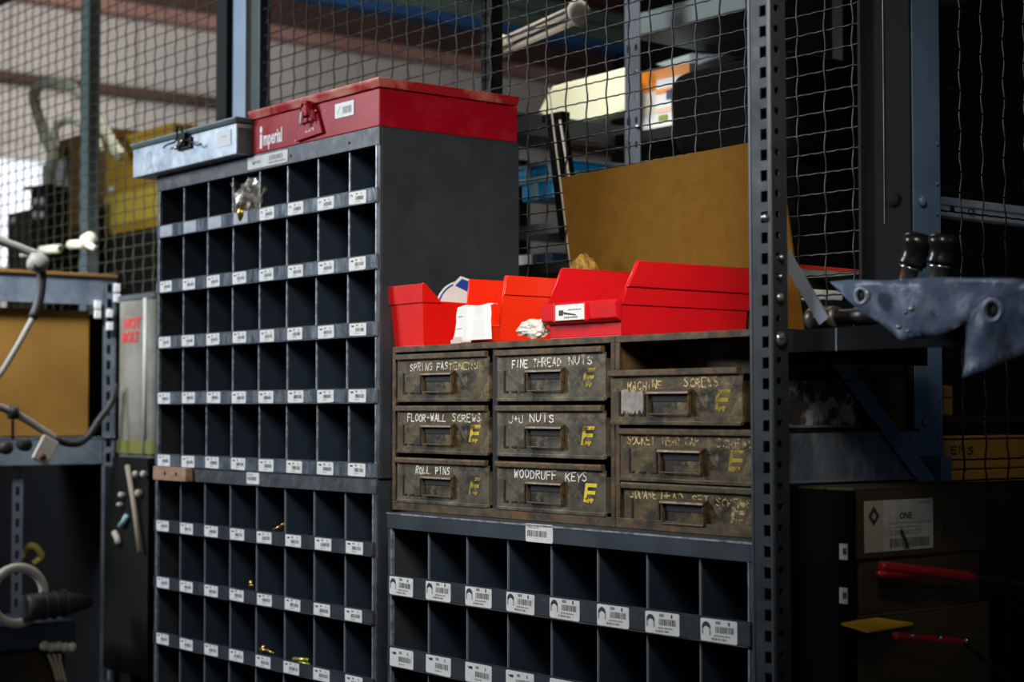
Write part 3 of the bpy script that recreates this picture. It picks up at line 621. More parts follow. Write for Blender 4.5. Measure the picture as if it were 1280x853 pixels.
def shell(t, w, h, cols, midx=None, dep=.315, e=.012):
    b = MB(); b.box(0, .003, .002, dep, 0, h, RUSTF); b.box(w-.003, w, .002, dep, 0, h, RUSTF); b.box(0, w, .002, dep, h-.003, h, RUSTF); b.box(0, w, .002, dep, 0, .003, RUSTF); b.box(0, w, dep-.003, dep, 0, h, DARKIN)
    part('shell', b, t)
    b = MB(); b.box(0, w, -.001, .002, h-.011, h, RUSTF); b.box(0, w, -.001, .002, 0, .016, RUSTF); b.box(0, .010, -.0012, .002, .016, h-.011, RUSTF); b.box(w-.010, w, -.0012, .002, .016, h-.011, RUSTF)
    part('front_frame', b, t, .0008)
    if midx is not None: part('centre_divider', MB().box(midx-.008, midx+.008, .004, dep-.01, .016, h-.011, DARKIN), t)
dcl = thing('drawer_cabinet', 'grimy six-drawer parts cabinet with hand lettered fronts', 'drawer cabinet', (DX0, YD, DZ0))
shell(dcl, DX1-DX0, DZ1-DZ0, 2, at(617, 540, Y=YD).x-DX0)
C1 = (-2.682-DX0, -2.399-DX0); C2 = (-2.376-DX0, -2.090-DX0); R_ = [(1.615-DZ0, 1.7035-DZ0), (1.520-DZ0, 1.6075-DZ0), (1.428-DZ0, 1.511-DZ0)]
drawer(dcl, *C1, *R_[0], 0, RUSTD, ([('SPRING FAS', .15, .58, .66, .014, CHALK, .0), ('TENERS', .58, .90, .66, .012, CHALKY, 0)], 0, 0, 0, 0, 0), None)
drawer(dcl, *C2, *R_[0], 0, RUSTG, ([('FINE', .15, .31, .66, .016, CHALK2, 0), ('THREAD', .35, .62, .67, .014, CHALK, 0), ('NUTS', .68, .90, .68, .014, CHALK, 0)], 0, 0, 0, 0, 0), (YELP2, False))
drawer(dcl, *C1, *R_[1], 0, RUSTD, ([('FLOOR-WALL', .12, .56, .68, .014, CHALK2, 0), ('SCREWS', .62, .93, .68, .013, CHALK, 0)], 0, 0, 0, 0, 0), (YELP, True), tape=False)
drawer(dcl, *C2, *R_[1], 0, RUSTG, ([('J+U', .12, .27, .66, .015, CHALK, 0), ('NUTS', .32, .56, .68, .015, CHALK2, 0)], 0, 0, 0, 0, 0), (YELP, False), ex=.85)
drawer(dcl, *C1, *R_[2], 0, RUSTG, ([('ROLL', .22, .38, .66, .015, CHALK2, 0), ('PINS', .44, .60, .66, .015, CHALK2, 0)], 0, 0, 0, 0, 0), (YELP2, False), lipm=RUSTF)
drawer(dcl, *C2, *R_[2], 0, RUSTG, ([('WOODRUFF', .17, .58, .68, .014, mat('white_marker_fresh', (.74, .73, .70), .7), -.01), ('KEYS', .65, .85, .66, .015, MATS.get('white_marker_fresh'), 0)], 0, 0, 0, 0, 0), (mat('yellow_emblem_fresh', (.70, .52, .02), .6), True), ex=.87)
RX0 = -2.0655; RX1 = -1.735
dcr = thing('drawer_cabinet', 'dirty brown drawer cabinet with an empty top slot, beside the slotted post', 'drawer cabinet', (RX0, YD, DZ0))
shell(dcr, RX1-RX0, DZ1-DZ0, 1)
part('empty_slot_back', MB().box(.012, RX1-RX0-.012, .10, .104, .245, .296, RUSTD), dcr)
drawer(dcr, .0005, .292, 1.577-DZ0, 1.663-DZ0, 0, RUSTD, ([('MACHINE', .14, .42, .64, .013, CHALKY, 0), ('SCREWS', .58, .84, .68, .013, CHALKY, 0)], 0, 0, 0, 0, 0), (YELP2, False), pull=.012, tape=True)
drawer(dcr, .010, .310, 1.488-DZ0, 1.571-DZ0, 0, RUSTD, ([('SOCKET', .06, .28, .70, .013, CHALKY, 0), ('HEAD CAP', .33, .60, .70, .013, worn('faint_marker', (.42, .32, .16), .52, 120), 0), ('SCREWS', .72, .98, .68, .012, worn('faint_marker', (0, 0, 0)), 0)], 0, 0, 0, 0, 0), (YELP2, False), pull=.0)
drawer(dcr, .012, .310, 1.4135-DZ0, 1.485-DZ0, 0, RUSTD, ([('SQUARE', .06, .27, .66, .014, CHALKY, 0), ('HEAD', .30, .47, .64, .014, CHALKY, 0), ('SET', .53, .66, .62, .012, CHALKY, 0), ('SCREWS', .70, .95, .60, .011, MATS['faint_marker'], 0)], 0, 0, 0, 0, 0), (MATS['faint_marker'], False), pull=-.004)

# ================================================================== RED BINS ON THE DRAWER CABINETS
def red_bin(label, loc, rotz, w, dep, h, prof, m, bands, taper=.10, group=None, lip=None):
    """prof: (y,z) of the side's top edge from front to back; bands: (z0,z1,thickness) bumps round the walls"""
    t = thing('storage_bin', label, 'bin', loc, rotz, group); th = .0025
    def tp(v):
        k = 1-taper*(1-min(1, v.z/h)); return Vector((w/2+(v.x-w/2)*k, dep/2+(v.y-dep/2)*(1-taper*.6*(1-min(1, v.z/h))), v.z))
    y0 = prof[0][0]; zf = prof[0][1]
    b = MB(); b.box(0, w, 0, dep, 0, th, m); b.box(0, w, dep-th, dep, th, h, m); b.box(0, w, y0, y0+th, th, zf, m); b.xf(tp)
    part('shell', b, t, .001)
    def clipprof(z0, z1):
        def yf(z):
            for (a, za), (c, zc) in list(zip(prof[:-1], prof[1:]))[::-1]:
                if za-.0025 <= z <= zc and zc > za: return a+(c-a)*(z-za)/(zc-za)
            return prof[0][0] if z <= prof[0][1] else prof[-1][0]
        return yf
    yf = clipprof(0, h)
    for s in (0, 1):
        b = MB(); poly = [(y0, th)]+list(prof)+[(dep, prof[-1][1]), (dep, th)]
        x = 0 if s == 0 else w-th; b.prism(poly, 0, x, x+th, m)
        b.xf(tp); wall = part('side_wall', b, t, .0008)
        for (z0, z1, q) in bands:
            b = MB(); xa, xb_ = (-q, 0) if s == 0 else (w, w+q)
            zz1 = min(z1, prof[-1][1])
            b.prism([(yf(z0), z0), (yf(zz1), zz1), (dep, zz1), (dep, z0)], 0, xa, xb_, m); b.xf(tp); part('rib', b, wall, .0006)
    for (z0, z1, q) in bands:
        b = MB(); b.box(-q, w+q, dep, dep+q, z0, z1, m); b.xf(tp); part('rib', b, t, .0006)
    # rolled bead on the cut edge
    b = MB()
    for x in (th/2, w-th/2): b.tube([(x, p[0], p[1]) for p in prof]+[(x, dep, prof[-1][1])], .0016, m, 6)
    b.tube([(0, y0, zf), (w, y0, zf)], .0018, m, 6); b.xf(tp); part('bead', b, t)
    return t, tp
TZ = DZ1
# C: the widest bin, open hopper towards the aisle
pC0 = at(684, 398, Y=1.865); pC1 = at(776, 392, Y=1.865); wC = pC1.x-pC0.x+.004; hC = at(785, 328, Y=1.9).z-TZ
print('binC', wC, hC)
bC, tpC = red_bin('large open red plastic bin with a card label on its front lip', (pC0.x, 1.862, TZ), 0, wC, .298, hC,
    [(0.0, .058), (.034, hC*.985), (.036, hC)], REDPK, [(hC*.66, hC, .0045), (hC*.42, hC*.64, .0025)], .06)
bC.rotation_euler = (0, 0, 0)
b = MB(); b.prism([(.0, .024), (-.010, .030), (-.012, .055), (-.009, .060), (.002, .060)], 0, .0, wC, REDPK); part('front_lip', b, bC, .0015)
b = MB(); b.prism(rrect(wC*.22, wC*.62, .030, .056, .001), 1, -.0142, -.0128, NOTE); b.rect(wC*.27, wC*.33, .038, .047, -.0146, INK); b.quad((wC*.33, -.0146, .044), (wC*.34, -.0146, .040), (wC*.50, -.0146, .037), (wC*.50, -.0146, .039), INK)
dashes(b, wC*.34, wC*.52, .033, .036, -.0146, random.Random(3)); dashes(b, wC*.40, wC*.58, .046, .048, -.0146, random.Random(4), mat('blue_pen', (.15, .22, .42), .6)); part('card_label', b, bC)
b = MB(); b.box(wC*.205, wC*.22, -.016, -.009, .028, .060, REDPK).box(wC*.62, wC*.635, -.016, -.009, .028, .058, REDPK); part('label_clip', b, bC)
# B: mid bin with a note over its lip
pB0 = at(580, 428, Y=1.875); pB1 = at(624, 424, Y=1.875); wB = pB1.x-pB0.x+.004; hB = at(628, 346, Y=1.89).z-TZ
print('binB', wB, hB)
bB, tpB = red_bin('orange red plastic bin with a blank paper note over its lip', (pB0.x, 1.874, TZ), 0, wB, .20, hB,
    [(0.0, .030), (.012, hB*.99), (.014, hB)], REDP2, [(hB*.72, hB, .003)], .05)
b = MB(); n = 6; grid = []
rows = [(.004, .0685, .004), (-.004, .0690, .004), (-.0125, .0655, .003), (-.0130, .052, .000), (-.0135, .040, .001), (-.0145, .022, -.002), (-.0160, .006, -.005)]
for i in range(n+1):
    u = i/n
    for v, (yy, zz, ins) in enumerate(rows):
        grid.append((-.004+ins+(wB-.004-2*ins)*u, yy-.0012*((i*7+v*3) % 3), zz+(.0015*math.sin(u*9) if v in (1, 2) else 0)))
k = len(rows)
b.add(grid, [(i*k+v, (i+1)*k+v, (i+1)*k+v+1, i*k+v+1) for i in range(n) for v in range(k-1)], NOTE)
b.rect(.004, .020, .0495, .0501, -.0165, INKG); b.rect(-.002, .018, .0275, .0281, -.0172, INKG)
nt_ = tag(part('paper_note', b, None, 0, Vector((pB0.x, 1.874, TZ))), 'creased white paper note hanging from the front of the orange red bin', 'note')
so = nt_.modifiers.new('s', 'SOLIDIFY'); so.thickness = .0006
# A: small bin turned round, its tall back towards the aisle
pA0 = at(486, 430, Y=1.862); pA1 = at(527, 430, Y=1.862); wA = pA1.x-pA0.x+.003; hA = at(505, 357, Y=1.862).z-TZ
print('binA', wA, hA)
dA = .19
bA, tpA = red_bin('small red plastic bin turned round, leftmost on the drawer cabinet', (pA0.x+wA, 1.862+dA, TZ), math.pi, wA, dA, hA,
    [(0.0, hA*.45), (.02, hA*.70), (dA-.042, hA*.72), (dA-.006, hA*.99), (dA-.005, hA)], REDP, [(hA*.70, hA, .003)], .14)
# bits lying between the bins
def lump(name, label, cat, c, r, m, seed=0, sc=(1, 1, 1), rough=.35, freq=18, sub=3):
    bm = bmesh.new(); bmesh.ops.create_icosphere(bm, subdivisions=sub, radius=r)
    for v in bm.verts:
        k = noise.noise(v.co*freq+Vector((seed, seed*2, 0)))+.5*noise.noise(v.co*freq*2.7+Vector((0, seed, 3)))
        cr = abs(noise.noise(v.co*freq*1.6+Vector((seed*3, 0, 1))))
        v.co *= 1+rough*k-rough*cr; v.co = Vector((v.co.x*sc[0], v.co.y*sc[1], v.co.z*sc[2]))
    zm = min(v.co.z for v in bm.verts)
    for v in bm.verts: v.co.z -= zm
    me = bpy.data.meshes.new(name); bm.to_mesh(me); bm.free(); me.materials.append(m)
    return tag(link(name, me, None, c), label, cat)
c = at(668, 424, Y=1.875); lump('poly_bag', 'crumpled milky plastic bag stuffed between the red bins', 'plastic bag', (c.x+.004, 1.872, TZ+.0005), .040, POLYW, 3, (1.05, .30, .42), .42, 34, 4)
c = at(727, 345, Y=2.12); lump('paper_wad', 'crumpled mustard brown paper rising behind the large red bin', 'paper', (c.x, 2.125, TZ+.0005), .054, KRAFT, 5, (.80, .60, 1.62), .13, 60, 4)
mb = MB(); c0 = at(566, 430, Y=1.853); mb.box(c0.x, c0.x+.022, 1.853, 1.866, TZ+.0006, TZ+.013, mat('pinkish_plastic', (.62, .50, .46), .4)); mb.box(c0.x-.010, c0.x+.002, 1.855, 1.864, TZ+.0006, TZ+.008, mat('pinkish_plastic', (0, 0, 0))); mb.cyl((c0.x+.022, 1.857, TZ+.0035), (c0.x+.048, 1.857, TZ+.0035), .0028, MATS['pinkish_plastic'], 8)
single('small_clip', mb, 'small pinkish white clip lying on the drawer cabinet edge', 'clip', bevel=.001)
# round blue and white badge standing behind bin A
t = thing('round_sign', 'round white sign with a blue border standing inside the leftmost red bin', 'sign', (0, 0, 0))
c = at(572, 386, Y=1.95); XSG = pA1.x-.014; t.rotation_euler = (0, 0, math.pi/2); t.location = (XSG, at(577, 386, X=XSG).y, TZ+.0035); rr = at(572, 351, X=XSG).z-TZ-.0035; rad = rr/2
def disc(r, y, m, n=40): return MB().prism([(r*math.cos(2*math.pi*k/n), rad+r*math.sin(2*math.pi*k/n)) for k in range(n)], 1, y, y+.002, m)
part('plate', disc(rad, 0, NOTE), t); part('border', disc(rad*.95, -.0006, DISCB), t); part('face', disc(rad*.90, -.0012, NOTE), t)
b = MB(); b.prism([(-rad*.35, rad*1.86), (-rad*.02, rad*2.14), (rad*.45, rad*2.02), (rad*.45, rad*1.64)], 1, -.0008, .003, NOTE); b.prism([(-rad*.27, rad*1.84), (rad*.0, rad*2.06), (rad*.42, rad*1.96), (rad*.42, rad*1.60)], 1, -.0016, -.0004, DISCB); part('ribbon', b, t)
# pale card scrap inside bin C
mb = MB(); c = at(768, 350, Y=2.05); mb.box(c.x-.03, c.x+.012, 2.05, 2.053, TZ+.0045, c.z+.012, mat('cream_card', (.66, .62, .46), .7)); single('card_scrap', mb, 'pale cream card standing inside the large red bin', 'card')
# hardboard sheet leaning on the mesh
def P3(px, py, Y): return at(px, py, Y=Y)
tl = P3(701, 222, 2.183); tr = P3(938, 178, 2.183); bl = P3(715, 345, 2.178)
dnl = (bl-tl); kk = (TZ+.001-tl.z)/dnl.z; bl = tl+dnl*kk
tr2 = tl+(tr-tl)*1.12; br = Vector((tr2.x+(bl.x-tl.x), bl.y, TZ+.001))
mb = MB(); o_ = Vector((0, .004, 0)); mb.hexa([bl, br, br+o_, bl+o_], [tl, tr2, tr2+o_, tl+o_], CARD)
single('hardboard_sheet', mb, 'brown hardboard sheet leaning on the wire mesh behind the red bins', 'board')

# ================================================================== SLOTTED POST IN FRONT
def perforated(u0, u1, hu, hw, hh, z0, z1, pitch, zoff, square, m, th=.0022):
    """sheet along local x from u0 to u1, holes centred on hu; facing -y"""
    mb = MB(); n = int((z1-z0)/pitch)
    for i in range(n):
        za = z0+i*pitch; zb = za+pitch; zc = za+zoff
        pts = [(hu-hw, zc-hh), (hu+hw, zc-hh), (hu+hw, zc+hh), (hu-hw, zc+hh)] if square else [(hu+hw*math.cos(a), zc+hh*math.sin(a)) for a in [math.radians(225+45*k) for k in range(8)]]
        out = [(u0, za), (u1, za), (u1, zb), (u0, zb)] if square else [(u0, za), ((u0+u1)/2, za), (u1, za), (u1, (za+zb)/2), (u1, zb), ((u0+u1)/2, zb), (u0, zb), (u0, (za+zb)/2)]
        k = len(pts); vs = [(p[0], 0, p[1]) for p in out+pts]+[(p[0], th, p[1]) for p in out+pts]
        fs = [(j, (j+1) % k, k+(j+1) % k, k+j) for j in range(k)]+[(2*k+(j+1) % k, 2*k+j, 3*k+j, 3*k+(j+1) % k) for j in range(k)]+[(k+j, k+(j+1) % k, 3*k+(j+1) % k, 3*k+j) for j in range(k)]
        mb.add(vs, fs, m)
    return mb
YP = 1.76; pa = at(937.5, 426, Y=YP); pb = at(964.5, 426, Y=YP); pc = at(985, 426, X=pb.x)
post = thing('slotted_post', 'grey slotted steel angle post standing in front of the drawer cabinets', 'post', (pb.x, YP, 0)); post.rotation_euler = (0, -.0045, 0)
post.location = (pb.x+.008, YP, 0)
w1 = pb.x-pa.x; w2 = pc.y-YP; pit = .0290
zh = at(955, 13, Y=YP).z % pit
part('front_flange', perforated(-w1+.004, -.003, at(956.5, 426, Y=YP).x-pb.x, .0062, .0078, .6, 2.9, pit, (zh-.6) % pit, True, POST), post)
side = perforated(.003, w2, at(973.5, 426, X=pb.x).y-YP, .0055, .0055, .6, 2.9, pit, (zh-.6+.004) % pit, False, POST)
side.xf(lambda v: (-v.y, v.x, v.z)); part('side_flange', side, post)
part('rounded_corner', MB().prism([(-.004, 0), (-.0015, -.0005), (.0008, .0012), (.0006, .004), (-.0022, .004), (-.0025, .0022), (-.004, .0022)], 2, .0, 2.9, POSTE), post, 0)
part('folded_edge', MB().box(-w1, -w1+.005, -.001, .012, 0, 2.9, POSTE), post, .0008)
part('inner_channel', MB().box(-w1+.006, -.006, .016, .018, 0, 2.9, COLD).box(-.018, -.016, .018, w2, 0, 2.9, COLD), post)
part('foot', MB().box(-w1+.004, -.003, 0, .0022, 0, .6, POST).box(-.0022, 0, .003, w2, 0, .6, POST), post)
for (px, py, r, ax_) in ((957, 272, .0055, 'y'), (973.5, 372, .0065, 'x'), (975, 424, .0105, 'x'), (975, 322, .004, 'x'), (973, 346, .003, 'x')):
    if ax_ == 'x':
        c = at(px, py, X=pb.x+.002); l = (c.x-post.location.x, c.y-YP, c.z)
        mb = MB().lathe((-.006, 0, 0), (1, 0, 0), [(0, r*.7), (.007, r*.75), (.0075, r), (.010, r*.96), (.012, r*.5), (.0123, .001)], ZINC, 14)
        mb.box(.0045, .0066, -r*.9, r*.9, -.0006, .0006, TOOLS) if r > .01 else None
    else:
        c = at(px, py, Y=YP-.002); l = (c.x-post.location.x, c.y-YP, c.z); mb = MB().lathe((0, .006, 0), (0, -1, 0), [(0, r*.7), (.007, r), (.010, r*.9), (.013, r*.4), (.0133, .001)], ZINC, 12)
    part('bolt', mb, post, loc=(l[0]+.0045*(c.z), l[1], l[2]))

# ================================================================== SHELF RIGHT OF THE POST
YS = 1.805
s0 = at(985, 413, Y=YS); s1 = at(1204, 404, Y=YS); zt_s = s0.z; zb_s = at(985, 441, Y=YS).z
shelf = thing('metal_shelf', 'dark steel shelf carried by the blue column right of the slotted post', 'shelf', (s0.x-.05, YS, zb_s))
ws = s1.x-s0.x+.05; hs = zt_s-zb_s
part('front_rail', MB().box(0, ws, 0, .004, 0, hs, COLD).box(0, ws, .004, .012, hs-.003, hs, COLD), shelf, .001)
part('deck', MB().box(0, ws, .012, YA-YS-.06, hs-.003, hs, COLD), shelf)
part('end_plate', MB().box(ws-.003, ws, .004, YA-YS-.06, 0, hs-.003, STRAP), shelf)  # paler than the rail: the lit end is put into its colour
part('rail_seam', MB().box(.05+at(1045, 420, Y=YS).x-s0.x, .052+at(1045, 420, Y=YS).x-s0.x, -.0012, 0, 0, hs, STRAP), shelf)
part('bracket_arm', MB().box(XBR-s0.x+.05-.006, XBR-s0.x+.05+.002, .012, YA-YS-.03, -.012, hs-.004, COLD), shelf)
b0 = at(979, 316, Y=YS-.006); b1 = at(1030, 402, Y=YS-.006)
mb = MB(); n_ = Vector((.0085, 0, .0045)); mb.hexa([b0-n_, b0+n_, b0+n_+Vector((0, .003, 0)), b0-n_+Vector((0, .003, 0))], [b1-n_, b1+n_, b1+n_+Vector((0, .003, 0)), b1-n_+Vector((0, .003, 0))], STRAP)
single('brace_strap', mb, 'flat grey diagonal brace running from the slotted post to the shelf', 'brace')
# coupling lying on the shelf
cz = zt_s; c0 = at(1012, 394, Y=YS+.03); c1 = at(1090, 394, Y=YS+.03); Lc = c1.x-c0.x
t = thing('steel_coupling', 'worn ribbed steel coupling lying on the shelf beside the brace', 'coupling', (c0.x, YS+.03, cz+.0165))
part('collar', MB().lathe((0, 0, 0), (1, 0, 0), [(0, .010), (.003, .0155), (.014, .016), (.017, .014), (.022, .014), (.026, .0165), (.034, .0165), (.037, .014), (.042, .0165), (.050, .016), (.053, .012)], mat('worn_brown_steel', (.24, .20, .155), .4, .7, (.12, .10, .08), None, 60, 5), 20), t)
part('shaft', MB().lathe((.053, 0, 0), (1, 0, 0), [(0, .011), (.03, .011), (.032, .013), (.07, .013)], TOOLS, 16), t)
# two black-gripped hand tools standing behind the sheets
for i, (bx_, by_, tx_, ty_, lb) in enumerate(((1134, 352, 1150, 292, 'black rubber grip with chrome neck, left of two before the blue column'), (1173, 352, 1180, 292, 'black rubber grip with chrome neck, right of two, beside the wire mesh'))):
    Yh = 1.98; p = at(bx_, by_, Y=Yh); q = at(tx_, ty_, Y=Yh); d = (q-p).normalized(); L = (q-p).length
    base = p-d*((p.z-zt_s)/d.z); t = thing('lever_handle', lb, 'handle', base)
    L0 = (p-base).length
    part('chrome_neck', MB().lathe((0, 0, 0), d, [(0, .012), (L0, .0125), (L0+.018, .0125), (L0+.020, .017), (L0+.023, .017), (L0+.025, .013)], CHROME, 18), t)
    part('grip', MB().lathe(d*(L0+.025), d, [(0, .020), (.004, .021), (.010, .0185), (L*.5-.01, .0185), (L-.040, .0215), (L-.030, .021), (L-.025, .012)], BLACKP, 18), t)
# drooping sheets over the shelf end
def sheet(label, pts, Y0, m, hole=None, seed=0, depf=None, back=.0):
    """pts: outline in the photograph; a curved, creased sheet with thickness built in its own plane"""
    t = thing('plastic_sheet', label, 'plastic sheet', (0, 0, 0))
    P = [at(x, y, Y=Y0) for x, y in pts]; cx = sum((p.x for p in P))/len(P); zmin = min(p.z for p in P)
    t.location = (cx, Y0, zmin)
    poly = [Vector((p.x-cx, p.z-zmin)) for p in P]
    bm = bmesh.new(); vs = [bm.verts.new((p.x, 0, p.y)) for p in poly]; f = bm.faces.new(vs)
    bmesh.ops.triangulate(bm, faces=[f])
    for _ in range(4): bmesh.ops.subdivide_edges(bm, edges=[e for e in bm.edges if e.calc_length() > .012], cuts=1, use_grid_fill=True)
    for v in bm.verts:
        k = noise.noise(Vector((v.co.x*14+seed, v.co.z*14, seed))); k2 = noise.noise(Vector((v.co.x*45, v.co.z*30, seed)))
        v.co.y = .016*k+.004*k2+(depf(v.co.x, v.co.z) if depf else 0)
    me = bpy.data.meshes.new('sheet'); bm.to_mesh(me); bm.free(); me.materials.append(m)
    for p in me.polygons: p.use_smooth = True
    o = link('sheet', me, t); s_ = o.modifiers.new('s', 'SOLIDIFY'); s_.thickness = .0015
    if hole:
        for (hx_, hy_, r) in hole:
            c = at(hx_, hy_, Y=Y0-.02)-t.location
            ring = [(c.x+r*math.cos(a), c.y-.002, c.z+r*math.sin(a)) for a in [2*math.pi*k/20 for k in range(20)]]
            part('grommet', MB().tube(ring, r*.3, mat('grey_grommet', (.26, .30, .38), .35, .3), 8, closed=True), t)
            part('eyelet', MB().cyl((c.x, c.y-.001, c.z), (c.x, c.y+.006, c.z), r*.9, DARKIN, 20), t)
    return t
film1 = sheet('bluish plastic film wrap lying pointed over the shelf end', [(1040, 353), (1062, 350), (1110, 351), (1180, 347), (1250, 348), (1282, 349), (1282, 365), (1255, 372), (1228, 392), (1210, 402), (1185, 417), (1165, 421), (1145, 420), (1128, 425), (1105, 408), (1078, 390)],
      1.755, POLYB, [(1078, 370, .010)], 1, lambda x, z: -.10*max(0, z-.05))
sheet('bluish plastic film hanging from the right frame edge', [(1330, 340), (1282, 350), (1255, 358), (1232, 372), (1218, 390), (1210, 410), (1206, 440), (1204, 472), (1235, 462), (1262, 448), (1330, 420)],
      1.64, POLYB, [(1243, 388, .012)], 4)
for (x, y, r) in ((1141, 386, .004), (1125, 409, .0035), (1137, 414, .0025), (1133, 391, .003)):
    c = at(x, y, Y=1.735)-film1.location; part('bright_clip', MB().lathe((0, 0, 0), (0, -1, 0), [(0, r), (.003, r), (.005, r*.5)], ZINC, 10), film1, loc=c)
# metal panels standing against the cabinet side below the shelf
XT = -1.701
def side_sheet(label, y0, y1, px1, m, rim=True):
    a = at(984, y0, X=XT); b = at(984, y1, X=XT); c = at(px1, (y0+y1)/2, X=XT); t = thing('sheet_metal', label, 'metal panel', (XT-.006, 1.815, b.z+.0005)); h_ = a.z-b.z-.001; w_ = c.y-1.815
    part('sheet', MB().box(-.006, .005, 0, w_, .003, h_-.003, m), t, .001)
    part('rim', MB().box(-.006, .007, 0, w_, 0, .004, STRAP), t, .001); part('rim', MB().box(-.006, .007, 0, w_, h_-.004, h_, COLD), t, .001)
    return t
side_sheet('peeling pale metal panel directly below the dark shelf', 472, 536, 1075, METGP)
side_sheet('scratched blue grey metal panel under the peeling one', 537, 606, 1150, METGR)
zz = at(984, 606, X=XT).z
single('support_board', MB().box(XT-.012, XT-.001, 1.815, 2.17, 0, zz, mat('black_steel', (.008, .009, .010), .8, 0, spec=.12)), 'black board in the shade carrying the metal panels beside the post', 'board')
t = thing('black_board', 'tall black board with two small pale stickers left of the cartons', 'board', (-1.655, 1.875, 0))
xbx = at(1064, 700, Y=1.845).x
hb = at(1040, 613, Y=1.845).z
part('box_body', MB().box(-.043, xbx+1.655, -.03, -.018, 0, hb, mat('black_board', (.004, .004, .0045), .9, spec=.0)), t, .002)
for py in (690, 745):
    c = at(1054, py, Y=1.845); part('sticker', MB().box(-.006, .008, -.001, 0, -.011, .011, TAPEL).rect(.000, .007, -.004, .005, -.0012, INK), t, loc=(c.x+1.655, -.03, c.z))
# ================================================================== CARTONS AT LOWER RIGHT
XB = -1.585
def carton(label, p_tl, p_b, X, m, depth=.10, Yend=2.16, topm=None, zb=None, Y0=None):
    a = at(*p_tl, X=X); b = at(*p_b, X=X); z0 = zb if zb is not None else b.z; y0 = Y0 or a.y
    t = thing('carton', label, 'carton', (X-depth/2, (y0+Yend)/2, z0)); hx = depth/2; hy = (Yend-y0)/2; h_ = a.z-z0
    part('box_body', MB().box(-hx, hx, -hy, hy, 0, h_-.004, m), t, .002)
    part('flap', MB().box(-hx, -.002, -hy, hy, h_-.004, h_, topm or m).box(.002, hx, -hy, hy, h_-.004, h_, topm or m), t, .001)
    return t, h_
c3, h3 = carton('bottom brown carton under the red gripped tools', (1066, 772), (1066, 900), XB+.004, CARTOND, .11, 2.16, zb=0, Y0=at(1066, 700, X=XB).y-.0)
c2, h2 = carton('middle dark brown carton of the stack at the lower right', (1075, 700), (1075, 770), XB-.004, CARTOND, .10, 2.15, zb=c3.location.z+h3)
c1, h1 = carton('top brown carton with a shipping label, below the column', (1066, 611), (1066, 698), XB, CARTOND, .10, 2.16, zb=c2.location.z+h2)
def on_x(px, py, X, t): p = at(px, py, X=X); return p-t.location
pA_ = on_x(1080, 627, XB, c1); pB_ = on_x(1166, 685, XB, c1); lw = pB_.y-pA_.y; lh_ = pA_.z-pB_.z
lab = MB(); lab.box(0, lw*.27, -.0008, 0, 0, lh_, BUFF); lab.box(lw*.27, lw, -.0008, 0, 0, lh_, mat('dusty_label', (.46, .43, .38), .6, 0, (.36, .33, .29), None, 30, 4)); y = -.001
cx, cz = lw*.13, lh_*.70; R = lh_*.2
lab.add([(cx, y, cz-R), (cx+R*.85, y, cz), (cx, y, cz+R), (cx-R*.85, y, cz)], [(0, 1, 2, 3)], mat('dark_red_ink', (.05, .012, .02), .6)); lab.add([(cx, y-.0002, cz-R*.4), (cx+R*.34, y-.0002, cz), (cx, y-.0002, cz+R*.4), (cx-R*.34, y-.0002, cz)], [(0, 1, 2, 3)], BUFF)
lab.merge(text_mb('ONE', lh_*.18, INK, lw*.50, lh_*.62, y, offset=.0005))
lab.merge(text_mb('1 20000802CV1', lh_*.15, INK, lw*.36, lh_*.30, y)); barcode(lab, lw*.36, lw*.94, lh_*.06, lh_*.24, y, random.Random(6))
dashes(lab, lw*.34, lw*.98, lh_*.52, lh_*.56, y, random.Random(1)); dashes(lab, lw*.40, lw*.80, lh_*.44, lh_*.47, y, random.Random(2)); dashes(lab, lw*.78, lw*.96, lh_*.9, lh_*.94, y, random.Random(2))
lab.quad((lw*.45, y, lh_*.66), (lw*.47, y, lh_*.66), (lw*.66, y, lh_*.02), (lw*.56, y, lh_*.02), worn('soot_smear', (.05, .045, .04), .56, 60))
lab.xf(lambda v: (-v.y, v.x, v.z)); part('shipping_label', lab, c1, loc=(pA_.x, pA_.y, pB_.z))
# faint printed ring right of the label
c = on_x(1180, 655, XB, c1); mb = MB(); r0 = .014
for k in range(20):
    a, b = 2*math.pi*k/20, 2*math.pi*(k+1)/20; mb.quad(*[(.0008, c.y+q*math.cos(t_), c.z+q*1.35*math.sin(t_)) for q, t_ in ((r0, a), (r0, b), (r0*.86, b), (r0*.86, a))], INK)
for s_ in (-1, 1): mb.quad((.0008, c.y-.002, c.z-.012), (.0008, c.y+.002, c.z-.012), (.0008, c.y+.002*s_+.006, c.z+.006), (.0008, c.y-.002+.006*s_, c.z+.006), INK)
part('printed_mark', mb, c1, loc=(c.x, 0, 0))
# folded yellow-brown flap sticking out of the bottom carton
p = [at(1052, 779, X=XB+.020), at(1095, 772, X=XB+.006), at(1142, 779, X=XB+.006), at(1085, 789, X=XB+.045)]
